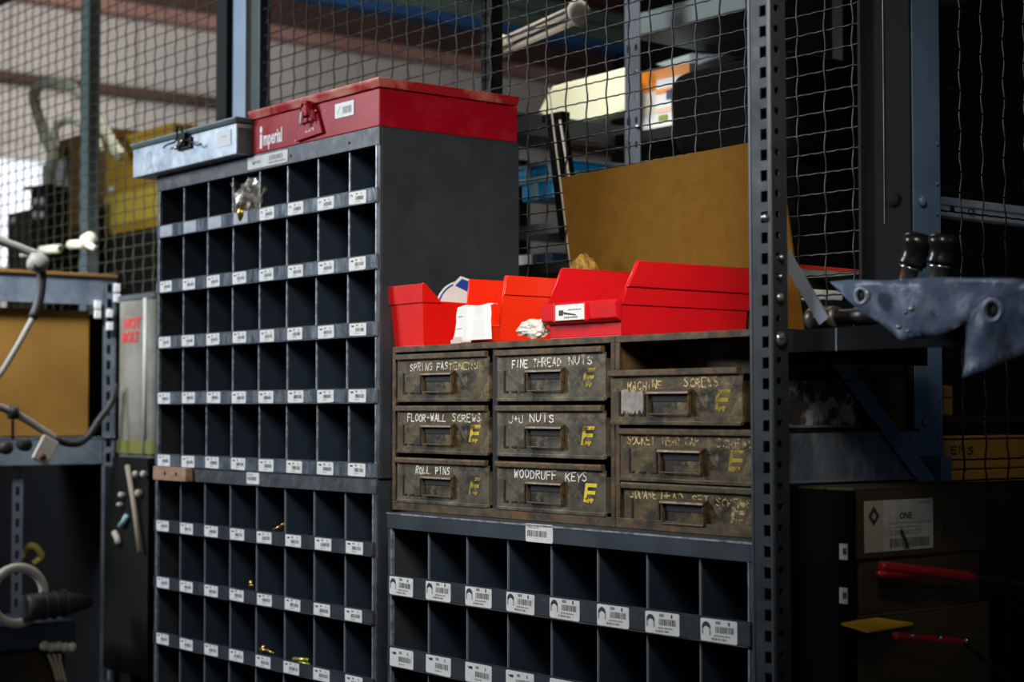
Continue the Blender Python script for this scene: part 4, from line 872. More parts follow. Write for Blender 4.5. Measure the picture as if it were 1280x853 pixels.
# red gripped tools
def tool(label, p0, p1, pe, X, r, double=False):
    a = at(*p0, X=X); b = at(*p1, X=X); e = at(*pe, X=X); t = thing('pry_bar', label, 'hand tool', a)
    g = b-a; part('grip', MB().tube(spline([Vector((0, 0, 0)), g*.1, g*.5, g], 5), [r*.7]+[r]*13+[r*.8, r*.7], TOOLR, 12), t)
    if double: part('second_grip', MB().tube([Vector((.0, -.006, -.010)), Vector((.0, .01, -.011)), g*.4+Vector((0, 0, -.009))], [r*.5, r*.8, r*.8], TOOLR, 10), t)
    part('shaft', MB().tube(spline([g*.98, g+(e-b)*.5, e-a], 6), r*.6, TOOLS, 10), t)
    return t, g
t, g = tool('red gripped steel bar resting across the middle carton', (1100, 708), (1222, 722), (1300, 733), XB+.020, .0075, True)
t, g = tool('short red gripped tool with bright rivets on the bottom carton', (1118, 795), (1205, 803), (1262, 850), XB+.060, .0055)
for k in (.22, .62, 1.0): part('rivet', MB().lathe(g*k+Vector((.003, 0, .002)), (1, -.6, .4), [(0, .0045), (.004, .004), (.006, .001)], CHROME, 12), t)
mb = MB(); q = [v.copy() for v in p]
mb.hexa([q[0]-Vector((0, 0, .003)), q[3]-Vector((0, 0, .003)), q[2]-Vector((0, 0, .003)), q[1]-Vector((0, 0, .003))], [q[0], q[3], q[2], q[1]], AMBER)
single('carton_flap', mb, 'bright yellow brown flap of card poking out above the bottom carton', 'card')
a = at(1262, 832, X=XB+.05)
single('spray_can', MB().lathe((a.x+.08, a.y+.02, a.z-.12), (0, 0, 1), [(0, .024), (.004, .026), (.12, .026), (.128, .02)], mat('white_blue_can', (.55, .55, .52), .5, 0, (.03, .07, .25), None, 40, 1, .5, .52), 20), 'white and blue can at the lower right frame corner', 'can')

# ================================================================== SMALL THINGS IN THE PIGEONHOLES
c = at(304, 268, Y=YL-.004)
def crumple(name, label, cat, loc, w_, h_, m, seed):
    bm = bmesh.new(); bmesh.ops.create_icosphere(bm, subdivisions=3, radius=.5)
    for v in bm.verts:
        n_ = v.co.normalized(); k = noise.noise(n_*3.1+Vector((seed, 0, 0)))+.6*noise.noise(n_*7+Vector((0, seed, 0)))
        f = .5*(1+.55*k); v.co = Vector((n_.x*f*w_+n_.z*.10*w_, n_.y*f*.055, n_.z*f*h_))
    zm = min(v.co.z for v in bm.verts)
    for v in bm.verts: v.co.z -= zm
    me = bpy.data.meshes.new(name); bm.to_mesh(me); bm.free(); me.materials.append(m); return tag(link(name, me, None, loc), label, cat)
zlip = upl[0]-.011
pb_ = thing('parts_bag', 'crumpled clear plastic bag poking out of a top row pigeonhole', 'plastic bag', (c.x-.002, YL+.016, zlip+.0035))
o = crumple('bag', None, None, (0, 0, 0), .105, .085, POLY, 2.7); o.parent = pb_
mb = MB(); mb.tube([(-.035, -.02, .070), (-.050, -.022, .088)], [.003, .0008], POLY, 6); mb.lathe((-.008, -.014, .004), (.3, -.4, 1), [(0, .010), (.018, .012), (.03, .004)], BRASS, 10); part('bag_contents', mb, pb_)
def fitting(label, px, py, row, pts, m, rad, name='fitting'):
    mb = MB(); c = at(px, py, Y=YL-.003); z = row+.011
    for (a, b) in pts:
        A = at(*a, Y=YL+.004); B = at(*b, Y=YL+.004); mb.cyl(A, B, rad, m, 8)
    lowest = min(v.z for v in mb.v)
    return single(name, mb, label, 'fitting', bevel=0)
fitting('brass hooked fitting on the first lip of the lower cabinet', 350, 660, 0, [((342, 663), (351, 658)), ((351, 658), (355, 655))], BRASS, .0030)
fitting('tiny brass fitting upright on the second lip of the lower cabinet', 313, 730, 0, [((313, 734), (314, 726)), ((312, 732), (316, 732))], BRASS, .0030)
fitting('brass tee fitting on the third lip of the lower cabinet', 330, 815, 0, [((327, 818), (330, 807)), ((325, 812), (333, 813)), ((334, 813), (342, 817))], BRASS, .0028)
fitting('flat yellow green fitting lying right of the brass tee', 375, 823, 0, [((367, 824), (385, 825)), ((374, 829), (386, 831))], BRASSY, .0036)
a = at(192, 600, Y=YL-.018); b = at(233, 600, Y=YL-.018); zt2 = at(210, 584, Y=YL-.018).z; zb2 = at(210, 601, Y=YL-.018).z
t = thing('wood_block', 'worn rusty brown block with two holes wedged under the tall cabinet', 'block', (a.x, YL-.020, zb2))
part('block_body', MB().box(0, b.x-a.x, 0, .0175, 0, zt2-zb2, WOODB), t, .0015)
for px in (206, 220): part('nail_hole', MB().cyl((at(px, 592, Y=YL-.02).x-a.x, -.0006, (zt2-zb2)*.52), (at(px, 592, Y=YL-.02).x-a.x, .004, (zt2-zb2)*.52), .0045, DARKIN, 10), t)

# ================================================================== BEHIND THE MESH (RIGHT)
# bundle of rods between two round caps
Y1 = 2.62
e0 = at(628, 58, Y=Y1); e1 = at(725, 16, Y=Y1); t = thing('rod_bundle', 'white capped bundle of thin rods hanging high behind the mesh', 'rod bundle', e0)
d = (e1-e0); L = d.length; dn = d.normalized(); u = dn.orthogonal().normalized(); w_ = dn.cross(u)
part('end_cap', MB().lathe(-dn*.008, dn, [(0, .012), (.003, .028), (.012, .030), (.016, .018), (.03, .016)], BEIGE, 20), t)
part('end_cap', MB().lathe(d-dn*.022, dn, [(0, .014), (.010, .018), (.014, .032), (.022, .034), (.026, .02), (.027, .008)], BEIGE, 20), t)
for k in range(7):
    a_ = 2*math.pi*k/7; o_ = (u*math.cos(a_)+w_*math.sin(a_))*.019; part('rod', MB().cyl(o_, o_*1.15+d, .0028, TAN, 6), t)
# leaning pale rods and black cloth
def rod(label, p0, p1, Y, r, m):
    a = at(*p0, Y=Y); b = at(*p1, Y=Y); b = a+(b-a)*((.004-a.z)/(b.z-a.z)); return single('thin_rod', MB().cyl(a, b, r, m, 8), label, 'rod')
rod('pale rod slanting down behind the red case end', (614, 62), (672, 760), 2.50, .004, HOSE)
a = at(686, 110, Y=2.45); b = at(708, 290, Y=2.45); c = at(700, 150, Y=2.43); d = at(722, 290, Y=2.43)
def down(p, q): return p+(q-p)*((0.004-p.z)/(q.z-p.z))
t = thing('strapped_rods', 'two leaning pale rods with a black strap behind the mesh', 'rods', (down(a, b).x, 2.45, 0)); o_ = t.location
part('rod', MB().cyl(a-o_, down(a, b)-o_, .0020, TAN, 8), t); part('rod', MB().cyl(c-o_, down(c, d)-o_, .0026, BEIGE, 8), t)
p0 = at(681, 147, Y=2.46); p1 = at(702, 147, Y=2.46); r0_ = at(700, 300, Y=2.46)
mb = MB(); mb.hexa([(p0.x+.05, 2.46, r0_.z), (p1.x+.06, 2.46, r0_.z), (p1.x+.06, 2.475, r0_.z), (p0.x+.05, 2.475, r0_.z)], [(p0.x, 2.46, p0.z), (p1.x, 2.46, p0.z), (p1.x, 2.475, p0.z), (p0.x, 2.475, p0.z)], BLACKC)
mb.box(p0.x-.006, p1.x+.006, 2.455, 2.48, p0.z-.012, p0.z+.006, BLACKC); mb.xf(lambda v: v-o_); part('strap', mb, t, .002)
# slotted upright inside the cage and its shelves
YU = 2.85
a = at(781, 120, Y=YU); b = at(800, 120, Y=YU)
sp = thing('slotted_shelving', 'slotted shelving inside the cage carrying crates, cream panel and printed carton', 'shelving', (a.x, YU, 0))
part('flange', perforated(0, (b.x-a.x)*.5, (b.x-a.x)*.25, .006, .010, 1.2, 3.0, .06, .03, True, UPR), sp); 
mb = perforated((b.x-a.x)*.5, b.x-a.x, (b.x-a.x)*.75, .004, .008, 1.2, 3.0, .06, .03, True, UPR); part('flange', mb, sp)
part('foot', MB().box(0, b.x-a.x, 0, .003, 0, 1.2, UPR), sp)
c = at(797, 159, Y=YU-.003); part('bolt', MB().lathe((0, 0, 0), (0, -1, 0), [(0, .006), (.004, .006), (.007, .002)], ZINC, 10), sp, loc=(c.x-a.x, -.002, c.z))
XS = -3.35
q0 = at(640, 141, X=XS); q1 = at(782, 158, X=XS); q2 = at(782, 184, X=XS)
sh = thing('cage_shelf', 'grey green shelf inside the cage under the cream panel', 'shelf', (XS-.3, (q0.y+q1.y)/2, q2.z))
yy = (q1.y-q0.y)/2+.12; part('rail', MB().box(.29, .30, -yy, yy-.1, 0, q1.z-q2.z, SHELFG), sh, .001); part('deck', MB().box(-.1, .29, -yy, yy-.1, q1.z-q2.z-.01, q1.z-q2.z, SHELFG), sh)
part('leg', MB().box(-.09, -.05, -yy+.05, -yy+.09, -q2.z, 0, FRAMED), sh); part('leg', MB().box(-.09, -.05, yy-.2, yy-.16, -q2.z, 0, FRAMED), sh)
shelfunit = sh; SU = sh.location.copy()
# cream panel
pts = [(673, 140), (690, 108), (782, 84), (782, 138), (765, 144), (700, 156)]
def slab_thing(name, label, cat, pts, Y, th, m, bevel=.004, ext=None):
    mb = MB(); mb.prism([(at(x, y, Y=Y).x, at(x, y, Y=Y).z) for x, y in pts], 1, Y, Y+th, m)
    return single(name, mb, label, cat, bevel=bevel)
slab_thing('cream_box', 'cream coloured plastic panel on the shelf behind the mesh', 'panel', pts, 2.95, .05, CREAM)
# orange and white carton
Y2 = 3.02; a = at(803, 165, Y=Y2); b = at(862, 78, Y=Y2)
t = thing('printed_carton', 'orange topped white printed carton behind the mesh', 'carton', (a.x, Y2, a.z)); w_ = b.x-a.x; h_ = b.z-a.z
part('box_body', MB().box(0, w_, 0, .14, 0, h_, WHITEC), t, .002)
mb = MB(); mb.rect(0, w_, h_*.83, h_, -.001, ORANGE); mb.rect(0, w_*.30, h_*.66, h_*.83, -.001, ORANGE); mb.rect(w_*.30, w_, h_*.58, h_*.66, -.001, ORANGE); mb.rect(w_*.52, w_, h_*.46, h_*.62, -.0014, NAVY); mb.rect(w_*.35, w_*.55, h_*.12, h_*.22, -.001, mat('olive_print', (.28, .27, .03), .6)); mb.rect(w_*.30, w_*.7, h_*.26, h_*.34, -.001, mat('salmon_print', (.85, .55, .40), .6)); part('print', mb, t)
so_ = sp.location
mb = MB(); mb.box(a.x-.12, a.x+.7, Y2-.02, Y2+.3, a.z-.03, a.z-.001, FRAMED); mb.xf(lambda v: v-so_); part('deck', mb, sp)
mb = MB(); mb.box(a.x+.66, a.x+.69, Y2-.02, Y2+.01, 0, 3.0, FRAMED); mb.xf(lambda v: v-so_); part('rear_post', mb, sp)
# upper grey shelf with underside lit
mb = MB(); s_ = [at(801, 26, Y=2.95), at(905, -4, Y=2.95)]
mb.box(s_[0].x-.05, s_[0].x+.9, 2.95, 3.3, s_[0].z-.035, s_[0].z+.02, SHELFG); mb.xf(lambda v: v-so_); part('top_shelf', mb, sp, .001)
pts = [(818, 80), (865, 66), (908, 68), (880, 78), (850, 92)]
slab_thing('folded_sheet', 'pale blue grey sheet folded on top of the printed carton', 'sheet', pts, 3.17, .06, PBLUEP if False else mat('pale_grey_sheet', (.26, .31, .33), .5))
# big black cover
mb = MB(); c = at(885, 215, Y=2.72); r0 = at(835, 150, Y=2.72); r1 = at(940, 90, Y=2.72)
zz0 = at(885, 205, Y=2.72).z
mb.prism([(at(x, y, Y=2.72).x, at(x, y, Y=2.72).z) for x, y in ((846, 196), (836, 165), (834, 112), (843, 92), (880, 82), (990, 60), (1000, 196))], 1, 2.72, 2.95, BLACKC)
mb.box(at(860, 196, Y=2.72).x, at(985, 196, Y=2.72).x, 2.74, 2.93, 0, at(880, 196, Y=2.72).z+.02, BLACKC)
single('covered_machine', mb, 'bulky machine under a black cover inside the cage', 'machine', bevel=.02)
# blue plastic crates low behind the mesh
def crate(label, pts, Y, m, m2):
    x0 = at(*pts[0], Y=Y); x1 = at(*pts[1], Y=Y); t = thing('plastic_crate', label, 'crate', (x0.x, Y, x1.z)); w_ = x1.x-x0.x; h_ = x1.z-x0.z-.002
    part('crate_body', MB().box(0, w_, 0, .2, 0, h_*.72, m), t, .006); part('crate_rim', MB().box(-.01, w_+.01, -.012, .21, h_*.72, h_, m2), t, .006)
    for k in (.3, .7): part('crate_rib', MB().box(w_*k-.01, w_*k+.01, -.008, 0, .0, h_*.72, m2), t, .003)
    return t
crate('upper bright blue plastic crate behind the mesh beside the hardboard', ((640, 241), (712, 213)), 2.9, BLUEP, PBLUEP)
crate('lower blue plastic crate with a pale rim behind the mesh', ((652, 283), (716, 243.5)), 2.9, BLUEP, PBLUEP)
a = at(630, 285, Y=2.86); b = at(740, 285, Y=2.86)
mb = MB(); mb.box(a.x, b.x, 2.86, 3.15, a.z-.03, a.z-.001, SHELFG); mb.xf(lambda v: v-SU); part('low_deck', mb, shelfunit)
a = at(644, 333, Y=2.9); b = at(664, 318, Y=2.9); c = at(690, 333, Y=2.9)
mb = MB(); mb.box(a.x-.1, c.x+.1, 2.88, 3.1, a.z-.03, a.z-.001, FRAMED); mb.xf(lambda v: v-SU); part('bottom_deck', mb, shelfunit)
single('small_box', MB().box(a.x, b.x-.001, 2.9, 3.0, a.z, b.z, WHITEC), 'small blurred white box low behind the mesh beside the grey cabinet side', 'box', bevel=.003)
single('small_box', MB().box(b.x, c.x, 2.9, 3.0, a.z, b.z, mat('slate_blue_box', (.03, .07, .11), .5)), 'slate blue box right of the small white box low behind the mesh', 'box', bevel=.003)
for ch in list(shelfunit.children):
    ch.location = ch.location+(SU-so_); ch.parent = sp
bpy.data.objects.remove(shelfunit)
# plank and white box right of the post, behind the mesh
t = thing('painted_plank', 'pale green plank with a red top edge behind the mesh', 'plank', (0, 0, 0)); a = at(985, 350, Y=2.5); b = at(1090, 350, Y=2.5); t.location = (a.x, 2.5, a.z)
L = b.x-a.x; z1 = at(990, 332, Y=2.5).z-a.z; z2 = at(1090, 341, Y=2.5).z-a.z
part('plank_body', MB().hexa([(0, 0, 0), (L, 0, 0), (L, .1, 0), (0, .1, 0)], [(0, 0, z1), (L, 0, z2), (L, .1, z2), (0, .1, z1)], mat('pale_green_paint', (.28, .34, .30), .5)), t)
part('red_edge', MB().hexa([(0, -.002, z1-.003), (L, -.002, z2-.002), (L, .1, z2), (0, .1, z1)], [(0, -.002, z1+.004), (L, -.002, z2+.002), (L, .1, z2+.003), (0, .1, z1+.004)], mat('red_paint_line', (.62, .03, .015), .5)), t)
single('plank_trestle', MB().box(a.x+.02, a.x+.06, 2.505, 2.54, 0, a.z-.001, FRAMED).box(b.x-.06, b.x-.02, 2.505, 2.54, 0, a.z-.001, FRAMED), 'dark trestle legs under the pale green plank', 'trestle')
slab_thing('white_box', 'small white box behind the mesh beside the flat brace', 'box', [(980, 378), (1027, 375), (1028, 364), (1022, 362), (980, 360)], 2.42, .06, WHITEC)
single('box_ledge', MB().box(at(975, 380, Y=2.4).x, at(1040, 380, Y=2.4).x, 2.4, 2.485, 0, at(980, 378, Y=2.42).z-.003, FRAMED), 'black plinth under the small white box', 'plinth')
# things through the right-hand mesh
XG = XC-.40
a = at(1181, 246, X=XG); b = at(1181, 270, X=XG)
t = thing('galvanised_rail', 'galvanised rail inside the cage right of the blue column', 'rail', (XG, a.y-.04, b.z)); hh_ = a.z-b.z
GALR = mat('bright_galvanised_rail', (0.75, 0.84, 0.92), 0.5, 0.0, (0.50, 0.60, 0.70), None, 14, 7)
part('rail_body', MB().box(-.03, 0, 0, 1.7, 0, hh_, GALR), t, .002); part('rail_bead', MB().box(0, .006, 0, 1.7, hh_*.55, hh_*.95, GALR), t, .002)
for k, py in ((1190, 259), (1212, 263)):
    c = at(k, py, X=XG); part('rail_bolt' if k > 1200 else 'rail_hole', MB().lathe((0, 0, 0), (1, 0, 0), [(0, .007), (.002 if k < 1200 else .009, .006), (.003 if k < 1200 else .010, .002)], ZINC if k > 1200 else DARKIN, 12), t, loc=(0, c.y-t.location.y, c.z-t.location.z-.004))
for q in (.05, 1.6): part('rail_post', MB().box(-.04, -.03, q, q+.03, -b.z, hh_, FRAMED), t)
XH = XC-.22
def sack(label, pa, pb2, cm, zb=None, py1=None, cat='carton'):
    a = at(*pa, X=XH); b = at(*pb2, X=XH); b.z = at(pa[0], pb2[1], X=XH).z; t = thing('kraft_carton', label, cat, (XH-.1, a.y, zb if zb is not None else b.z)); h_ = a.z-t.location.z; w_ = b.y-a.y
    part('box_body', MB().box(-.1, .1, 0, w_, 0, h_, cm), t, .004); return t
t = sack('orange brown carton with scribbles seen through the right mesh', (1180, 545), (1300, 588), CARTON)
mb = MB(); scrawl(mb, 'ENS', .02, .09, .028, .014, 0, INK, .003); mb.xf(lambda v: (.1012, v.x, v.z)); part('handwriting', mb, t)
sack('lower orange brown carton seen through the right mesh', (1180, 589), (1300, 605.3), CARTON)
mb = MB(); a = at(1176, 606, X=XH); mb.box(XH-.12, XH+.02, a.y+.005, a.y+.5, 0, a.z-.003, mat('black_steel', (0, 0, 0))); single('low_cupboard', mb, 'black cupboard under the orange brown cartons inside the cage', 'cupboard')
t = sack('narrow tan carton upright right of the column', (1181, 482), (1192, 520), CARTON)
mb = MB(); a = at(1181, 521, X=XH); mb.box(XH-.2, XH+.01, a.y-.02, a.y+.5, a.z-.012, a.z-.001, FRAMED); mb.box(XH-.19, XH-.16, a.y+.45, a.y+.48, at(1176, 606, X=XH).z-.002, a.z-.012, FRAMED); single('cage_shelf', mb, 'black shelf inside the cage above the orange brown cartons', 'shelf')
# ================================================================== LEFT RACK
XK = -4.54
r0 = at(129, 426, X=XK); r1 = at(145, 426, X=XK)
rk = thing('slotted_rack', 'blurred grey slotted steel rack at the left with a cardboard box', 'rack', (XK, r1.y, 0))
def ry(px): return at(px, 426, X=XK).y-r1.y
def rz(px, py): return at(px, py, X=XK).z
hgt = rz(137, 348)
fl = perforated(ry(129), 0, ry(137), .0085, .013, 0, hgt, .0437, .022, True, GALVB); fl.xf(lambda v: (-v.y, v.x, v.z)); part('upright', fl, rk)
part('upright_flange', MB().box(-.03, 0, -.002, .001, 0, hgt, GALVB), rk)
for (ya, yb) in ((348, 382), (547, 580)):
    zA = rz(129, ya); zB = rz(129, yb); part('shelf_beam', MB().box(-.003, .002, -.9, ry(129), zB, zA, GALVB).box(-.45, .004, -.9, 0, zA-.002, zA+.001, GALVB), rk, .001)
part('top_board', MB().box(-.45, .01, -.9, .0, rz(129, 348)+.0015, rz(129, 343), AMBERD), rk, .002)
i0 = ry(28); fl = perforated(i0-.015, i0+.015, i0, .006, .012, 0, rz(28, 582), .0437, .022, True, STRAP); fl.xf(lambda v: (-v.y-.02, v.x, v.z)); part('upright', fl, rk)
fl = perforated(-.9, -.87, -.885, .006, .012, 0, hgt, .0437, .022, True, GALVB); fl.xf(lambda v: (-v.y, v.x, v.z)); part('upright', fl, rk)
# cardboard box on its shelf
z0 = rz(129, 546); z1 = rz(129, 388)
cb = thing('cardboard_box', 'large plain cardboard box on the blurred rack at the left', 'carton', (XK-.2, r1.y-.45, z0+.001))
part('box_body', MB().box(-.18, .17, -.40, ry(118)+.45, 0, z1-z0-.002, CARTON), cb, .004)
part('tape', MB().box(.1702, .171, -.25, -.22, 0, z1-z0-.002, TAPE if False else mat('box_tape', (.30, .18, .06), .4)), cb)
# bright clips on the rack corner
for (x, y) in ((122, 381), (122, 393), (137, 392), (137, 408), (146, 360), (146, 373)):
    c = at(x, y, X=XK+.010)-rk.location; part('bright_tag', MB().box(-.004, .004, -.010, .010, -.012, .012, mat('bright_tag_white', (.85, .85, .85), .4)), rk, .002, loc=c)
# cables hanging in front of the rack
XQ = XK+.25
def cable(label, pts, segs, X=XQ):
    P = [at(x, y, X=X) for x, y in pts]; t = thing('cable', label, 'cable', P[0]); sp_ = spline([p-P[0] for p in P], 6)
    n = len(sp_)
    for (f0, f1, m, r, nm) in segs:
        i0, i1 = int(f0*(n-1)), int(f1*(n-1)); part(nm, MB().tube(sp_[i0:i1+1], r, m, 8), t)
    return t
cable('grey and black cord with a plug dangling in front of the rack', [(-14, 296), (14, 306), (34, 314), (48, 322), (52, 350), (46, 385), (26, 425), (2, 465), (-12, 480)], [(0, .38, CABLE, .012, 'grey_sleeve'), (.37, .68, CABLED, .013, 'black_sleeve'), (.67, 1, CABLE, .008, 'lead')])
c = at(48, 326, X=XQ); t = thing('plug', 'round beige plug hanging on the cord at the left', 'plug', c); part('plug_body', MB().lathe((0, -.03, 0), (.2, 1, -.2), [(0, .01), (.004, .022), (.03, .027), (.05, .02), (.055, .006)], CABLE, 16), t); part('plug_face', MB().lathe((.0, -.005, -.01), (1, -.2, -.2), [(0, .014), (.027, .013), (.028, .004)], CABLED, 12), t); part('plug_pin', MB().cyl((0, -.05, .012), (0, -.02, .008), .006, CABLE, 8), t)
cable('grey cord sagging across the lower rack beam', [(-14, 504), (8, 512), (28, 522), (52, 537), (72, 550), (92, 555), (108, 548), (124, 525), (140, 502), (146, 480)], [(0, .44, CABLE, .010, 'grey_sleeve'), (.43, 1, CABLED, .010, 'black_sleeve')])
a = at(63, 548, X=XQ+.03); b = at(48, 578, X=XQ+.03); mb = MB(); d_ = b-a; n_ = Vector((0, -d_.z, d_.y)).normalized()*.024
mb.hexa([a-n_, a+n_, b+n_, b-n_], [a-n_+Vector((.012, 0, 0)), a+n_+Vector((.012, 0, 0)), b+n_+Vector((.012, 0, 0)), b-n_+Vector((.012, 0, 0))], BEIGE)
t_ = single('cord_tag', mb, 'pale tag with a rusty hole hanging on the sagging cord', 'tag', bevel=.004)
c = at(53, 571, X=XQ+.043); part('hole_stain', MB().cyl((c.x-t_.location.x, c.y-t_.location.y, c.z-t_.location.z), (c.x-t_.location.x+.004, c.y-t_.location.y, c.z-t_.location.z), .009, mat('rust_spot', (.18, .06, .03), .7), 12), t_)
mb = MB()
for (x, y) in ((3, 560), (27, 556)):
    c = at(x, y, X=XQ-.1); mb.lathe((c.x, c.y, c.z), (1, 0, 0), [(0, .016), (.03, .018), (.036, .01)], CABLED, 14)
mb.cyl(at(16, 515, X=XQ-.02), at(16, 548, X=XQ-.08), .004, CABLED, 6); mb.lathe(at(16, 516, X=XQ-.0), (0, 1, 0), [(-.012, .010), (-.01, .018), (.01, .018), (.012, .010)], CABLED, 12)
single('cord_clamps', mb, 'black cord clamps on the lower rack beam at the left', 'clamp')
# lower left: pipe ring, roll, navy box
c = at(22, 745, X=XQ+.05); r_ = (at(22, 707, X=XQ+.05)-c).length
mb = MB().tube([(c.x, c.y+r_*.92*math.cos(a), c.z+r_*.92*math.sin(a)) for a in [2*math.pi*k/28 for k in range(28)]], r_*.16, BEIGE, 10, closed=True)
zb_ = min(v.z for v in mb.v)
bx_t = at(45, 775, X=XQ+.1).z
single('white_ring', mb, 'white plastic ring standing at the lower left edge', 'ring')
a = at(35, 755, X=XQ+.0); L = at(120, 752, X=XQ).y-a.y
t = thing('black_roll', 'black rolled hose lying in front of the white ring', 'roll', (a.x+.08, a.y, a.z)); rr_ = (at(35, 738, X=XQ+.08)-at(35, 772, X=XQ+.08)).length/2
part('roll_body', MB().lathe((0, -.04, 0), (-.15, 1, .0), [(0, rr_*.5), (.0, rr_), (.02, rr_*1.02), (L*.6, rr_*.9), (L, rr_*.45)], BLACKP if False else mat('dark_roll', (.03, .03, .032), .5), 24), t)
for k in (.05, .08, .11): part('groove', MB().tube([(-.15*k, -.04+k, rr_*1.0*math.sin(q)) if False else (rr_*1.01*math.cos(q)-.15*k, -.04+k, rr_*1.01*math.sin(q)) for q in [2*math.pi*j/24 for j in range(24)]], .003, STEEL, 6, closed=True), t)
a = at(95, 775, X=XQ+.05); b = at(95, 808, X=XQ+.05)
nb = thing('navy_case', 'dark navy case at the lower left under the roll', 'case', (XQ-.07, a.y-.35, 0)); 
part('case_body', MB().box(-.12, .12, -.35, .35, b.z, a.z, DNAVY), nb, .006)
part('case_base', MB().box(-.10, .10, -.33, .33, 0, b.z-.002, mat('dark_brown_box', (.030, .020, .012), .8)), nb, .003)
mb = MB(); rnd = random.Random(3)
for k in range(5):
    c = at(54+k*8.5, 809+rnd.uniform(-3, 3), X=XQ+.07); mb.lathe((c.x, c.y, c.z), (1, 0, 0), [(0, .010), (.01, .014), (.016, .006)], BEIGE, 10)
for k in range(3): mb.tube(spline([at(60+k*7, 818, X=XQ+.065), at(66+k*5, 832, X=XQ+.065), at(72+k*5, 853, X=XQ+.065)], 4), .005, TAN, 6)
single('tan_ropes', mb, 'knotted tan rope ends hanging below the navy case', 'rope')
c = at(38, 692, X=XK-.05); single('yellow_cord', MB().tube(spline([(c.x, c.y-.03, c.z-.03), (c.x, c.y, c.z+.02), (c.x+.01, c.y+.03, c.z-.01), (c.x, c.y+.01, c.z-.03)], 6), .011, mat('dull_yellow', (.13, .10, .01), .6), 8), 'dull yellow cord loop in the dark under the rack', 'cord')
# cloudy drum with red print, between rack and cabinet
Xd = -4.3; dc = at(168, 480, Y=2.15); 
a = at(147, 376, Y=2.07); b = at(192, 376, Y=2.07); zt3 = at(170, 374, Y=2.07).z; zb3 = at(170, 572, Y=2.07).z
dr = thing('plastic_drum', 'cloudy plastic container with red lettering left of the tall cabinet', 'container', ((a.x+b.x)/2, 2.12, zb3)); rw = (b.x-a.x)/2; hh2 = zt3-zb3
part('drum_body', MB().prism(rrect(-rw, rw, -.05, .05, .02, 4), 2, 0, hh2, DRUMP), dr); part('corner_strip', MB().cyl((rw*.62, -.052, .01), (rw*.62, -.052, hh2), .007, mat('pale_strip', (.5, .5, .46), .4), 8), dr)
part('drum_rim', MB().prism(rrect(-rw-.004, rw+.004, -.054, .054, .02, 4), 2, hh2, hh2+.012, SHELFG), dr)
part('base_band', MB().prism(rrect(-rw-.004, rw+.004, -.054, .054, .02, 4), 2, .01, .045, mat('olive_band', (.20, .20, .05), .5)), dr)
z_ = at(165, 403, Y=2.07).z-zb3; z2_ = at(165, 420, Y=2.07).z-zb3
mb = text_mb('HOT', .038, REDI, -rw*.62, z_-.016, -.0515, offset=.002, sx=1.25); mb.merge(text_mb('BOLT', .038, REDI, -rw*.68, z2_-.016, -.0515, offset=.002, sx=1.05)); part('red_lettering', mb, dr)
single('drum_stand', MB().box(dr.location.x-.11, dr.location.x+.10, 2.06, 2.165, zb3-.03, zb3-.001, FRAMED).box(dr.location.x-.11, dr.location.x+.10, 2.12, 2.165, 0, zb3-.03, FRAMED), 'black stand carrying the cloudy container', 'stand')
bk = single('backing_board', MB().box(-5.9, XLE-.03, 2.178, 2.183, 0, 1.88, mat('black_steel', (0, 0, 0))), 'black backing board in the shade behind the blurred rack', 'board')  # added to keep the area behind the rack dark
def rodx(label, p0, p1, Y, r, m, name='hand_tool'): return single(name, MB().tube([at(*p0, Y=Y), at((p0[0]+p1[0])/2+1, (p0[1]+p1[1])/2, Y=Y), at(*p1, Y=Y)], r, m, 8), label, 'tool')
YT = 2.045
hk = thing('tool_rail', 'black rail with pale hooks in the dark left of the cabinets', 'tool rail', (at(160, 583, Y=YT).x, YT+.0095, 1.2)); ho = hk.location
zr = at(160, 585, Y=YT).z
part('rail', MB().box(-.16, .10, -.0, .003, -.30, zr-1.2, FRAMED), hk)
for (x, y, r) in ((152, 619, .008), (150, 631, .006), (173, 617, .010), (170, 593, .009), (180, 593, .009)):
    c = at(x, y, Y=YT)-ho; part('knob', MB().lathe((0, 0, 0), (0, -1, 0), [(-.011, r*.5), (0, r), (.006, r), (.01, r*.4)], BEIGE, 10), hk, loc=c)
rodx('long pale handle slanting in the dark left of the cabinets', (159, 582), (175, 690), YT-.004, .007, TAN)
rodx('short pale handle end in the dark beside the rack', (143, 666), (148, 680), YT, .009, BEIGE)
rodx('pale blue tool end in the dark beside the rack', (150, 658), (158, 645), YT, .007, PBLUEP)
# ================================================================== BEHIND THE LEFT MESH
Y4 = 2.68
def loop(label, pts, Y, r, m, name='hose'): return single(name, MB().tube(spline([at(x, y, Y=Y) for x, y in pts], 6), r, m, 10), label, 'hose')
loop('pale yellow green hose looped behind the left mesh', [(58, 260), (62, 220), (66, 195), (56, 170), (48, 145), (42, 120), (50, 107), (66, 104), (88, 108), (104, 122), (116, 140), (128, 158), (142, 182), (152, 196)], Y4, .021, HOSE)
loop('inner turn of the pale hose behind the left mesh', [(64, 172), (72, 158), (84, 150), (104, 158), (120, 172), (126, 190)], Y4-.05, .013, HOSE)
loop('short pale hose drop behind the left mesh', [(70, 150), (70, 170), (73, 184)], Y4-.08, .012, HOSE)
ZSH = at(60, 307, Y=2.735).z-.0015
def bgbox(name, label, cat, p0, p1, Y, dep, m):
    a = at(*p0, Y=Y); b = at(*p1, Y=Y); b.z = ZSH; t = thing(name, label, cat, (a.x, Y, b.z)); part('box_body', MB().box(0, b.x-a.x, 0, dep, 0, a.z-b.z, m), t, .004); return t, b.x-a.x, a.z-b.z
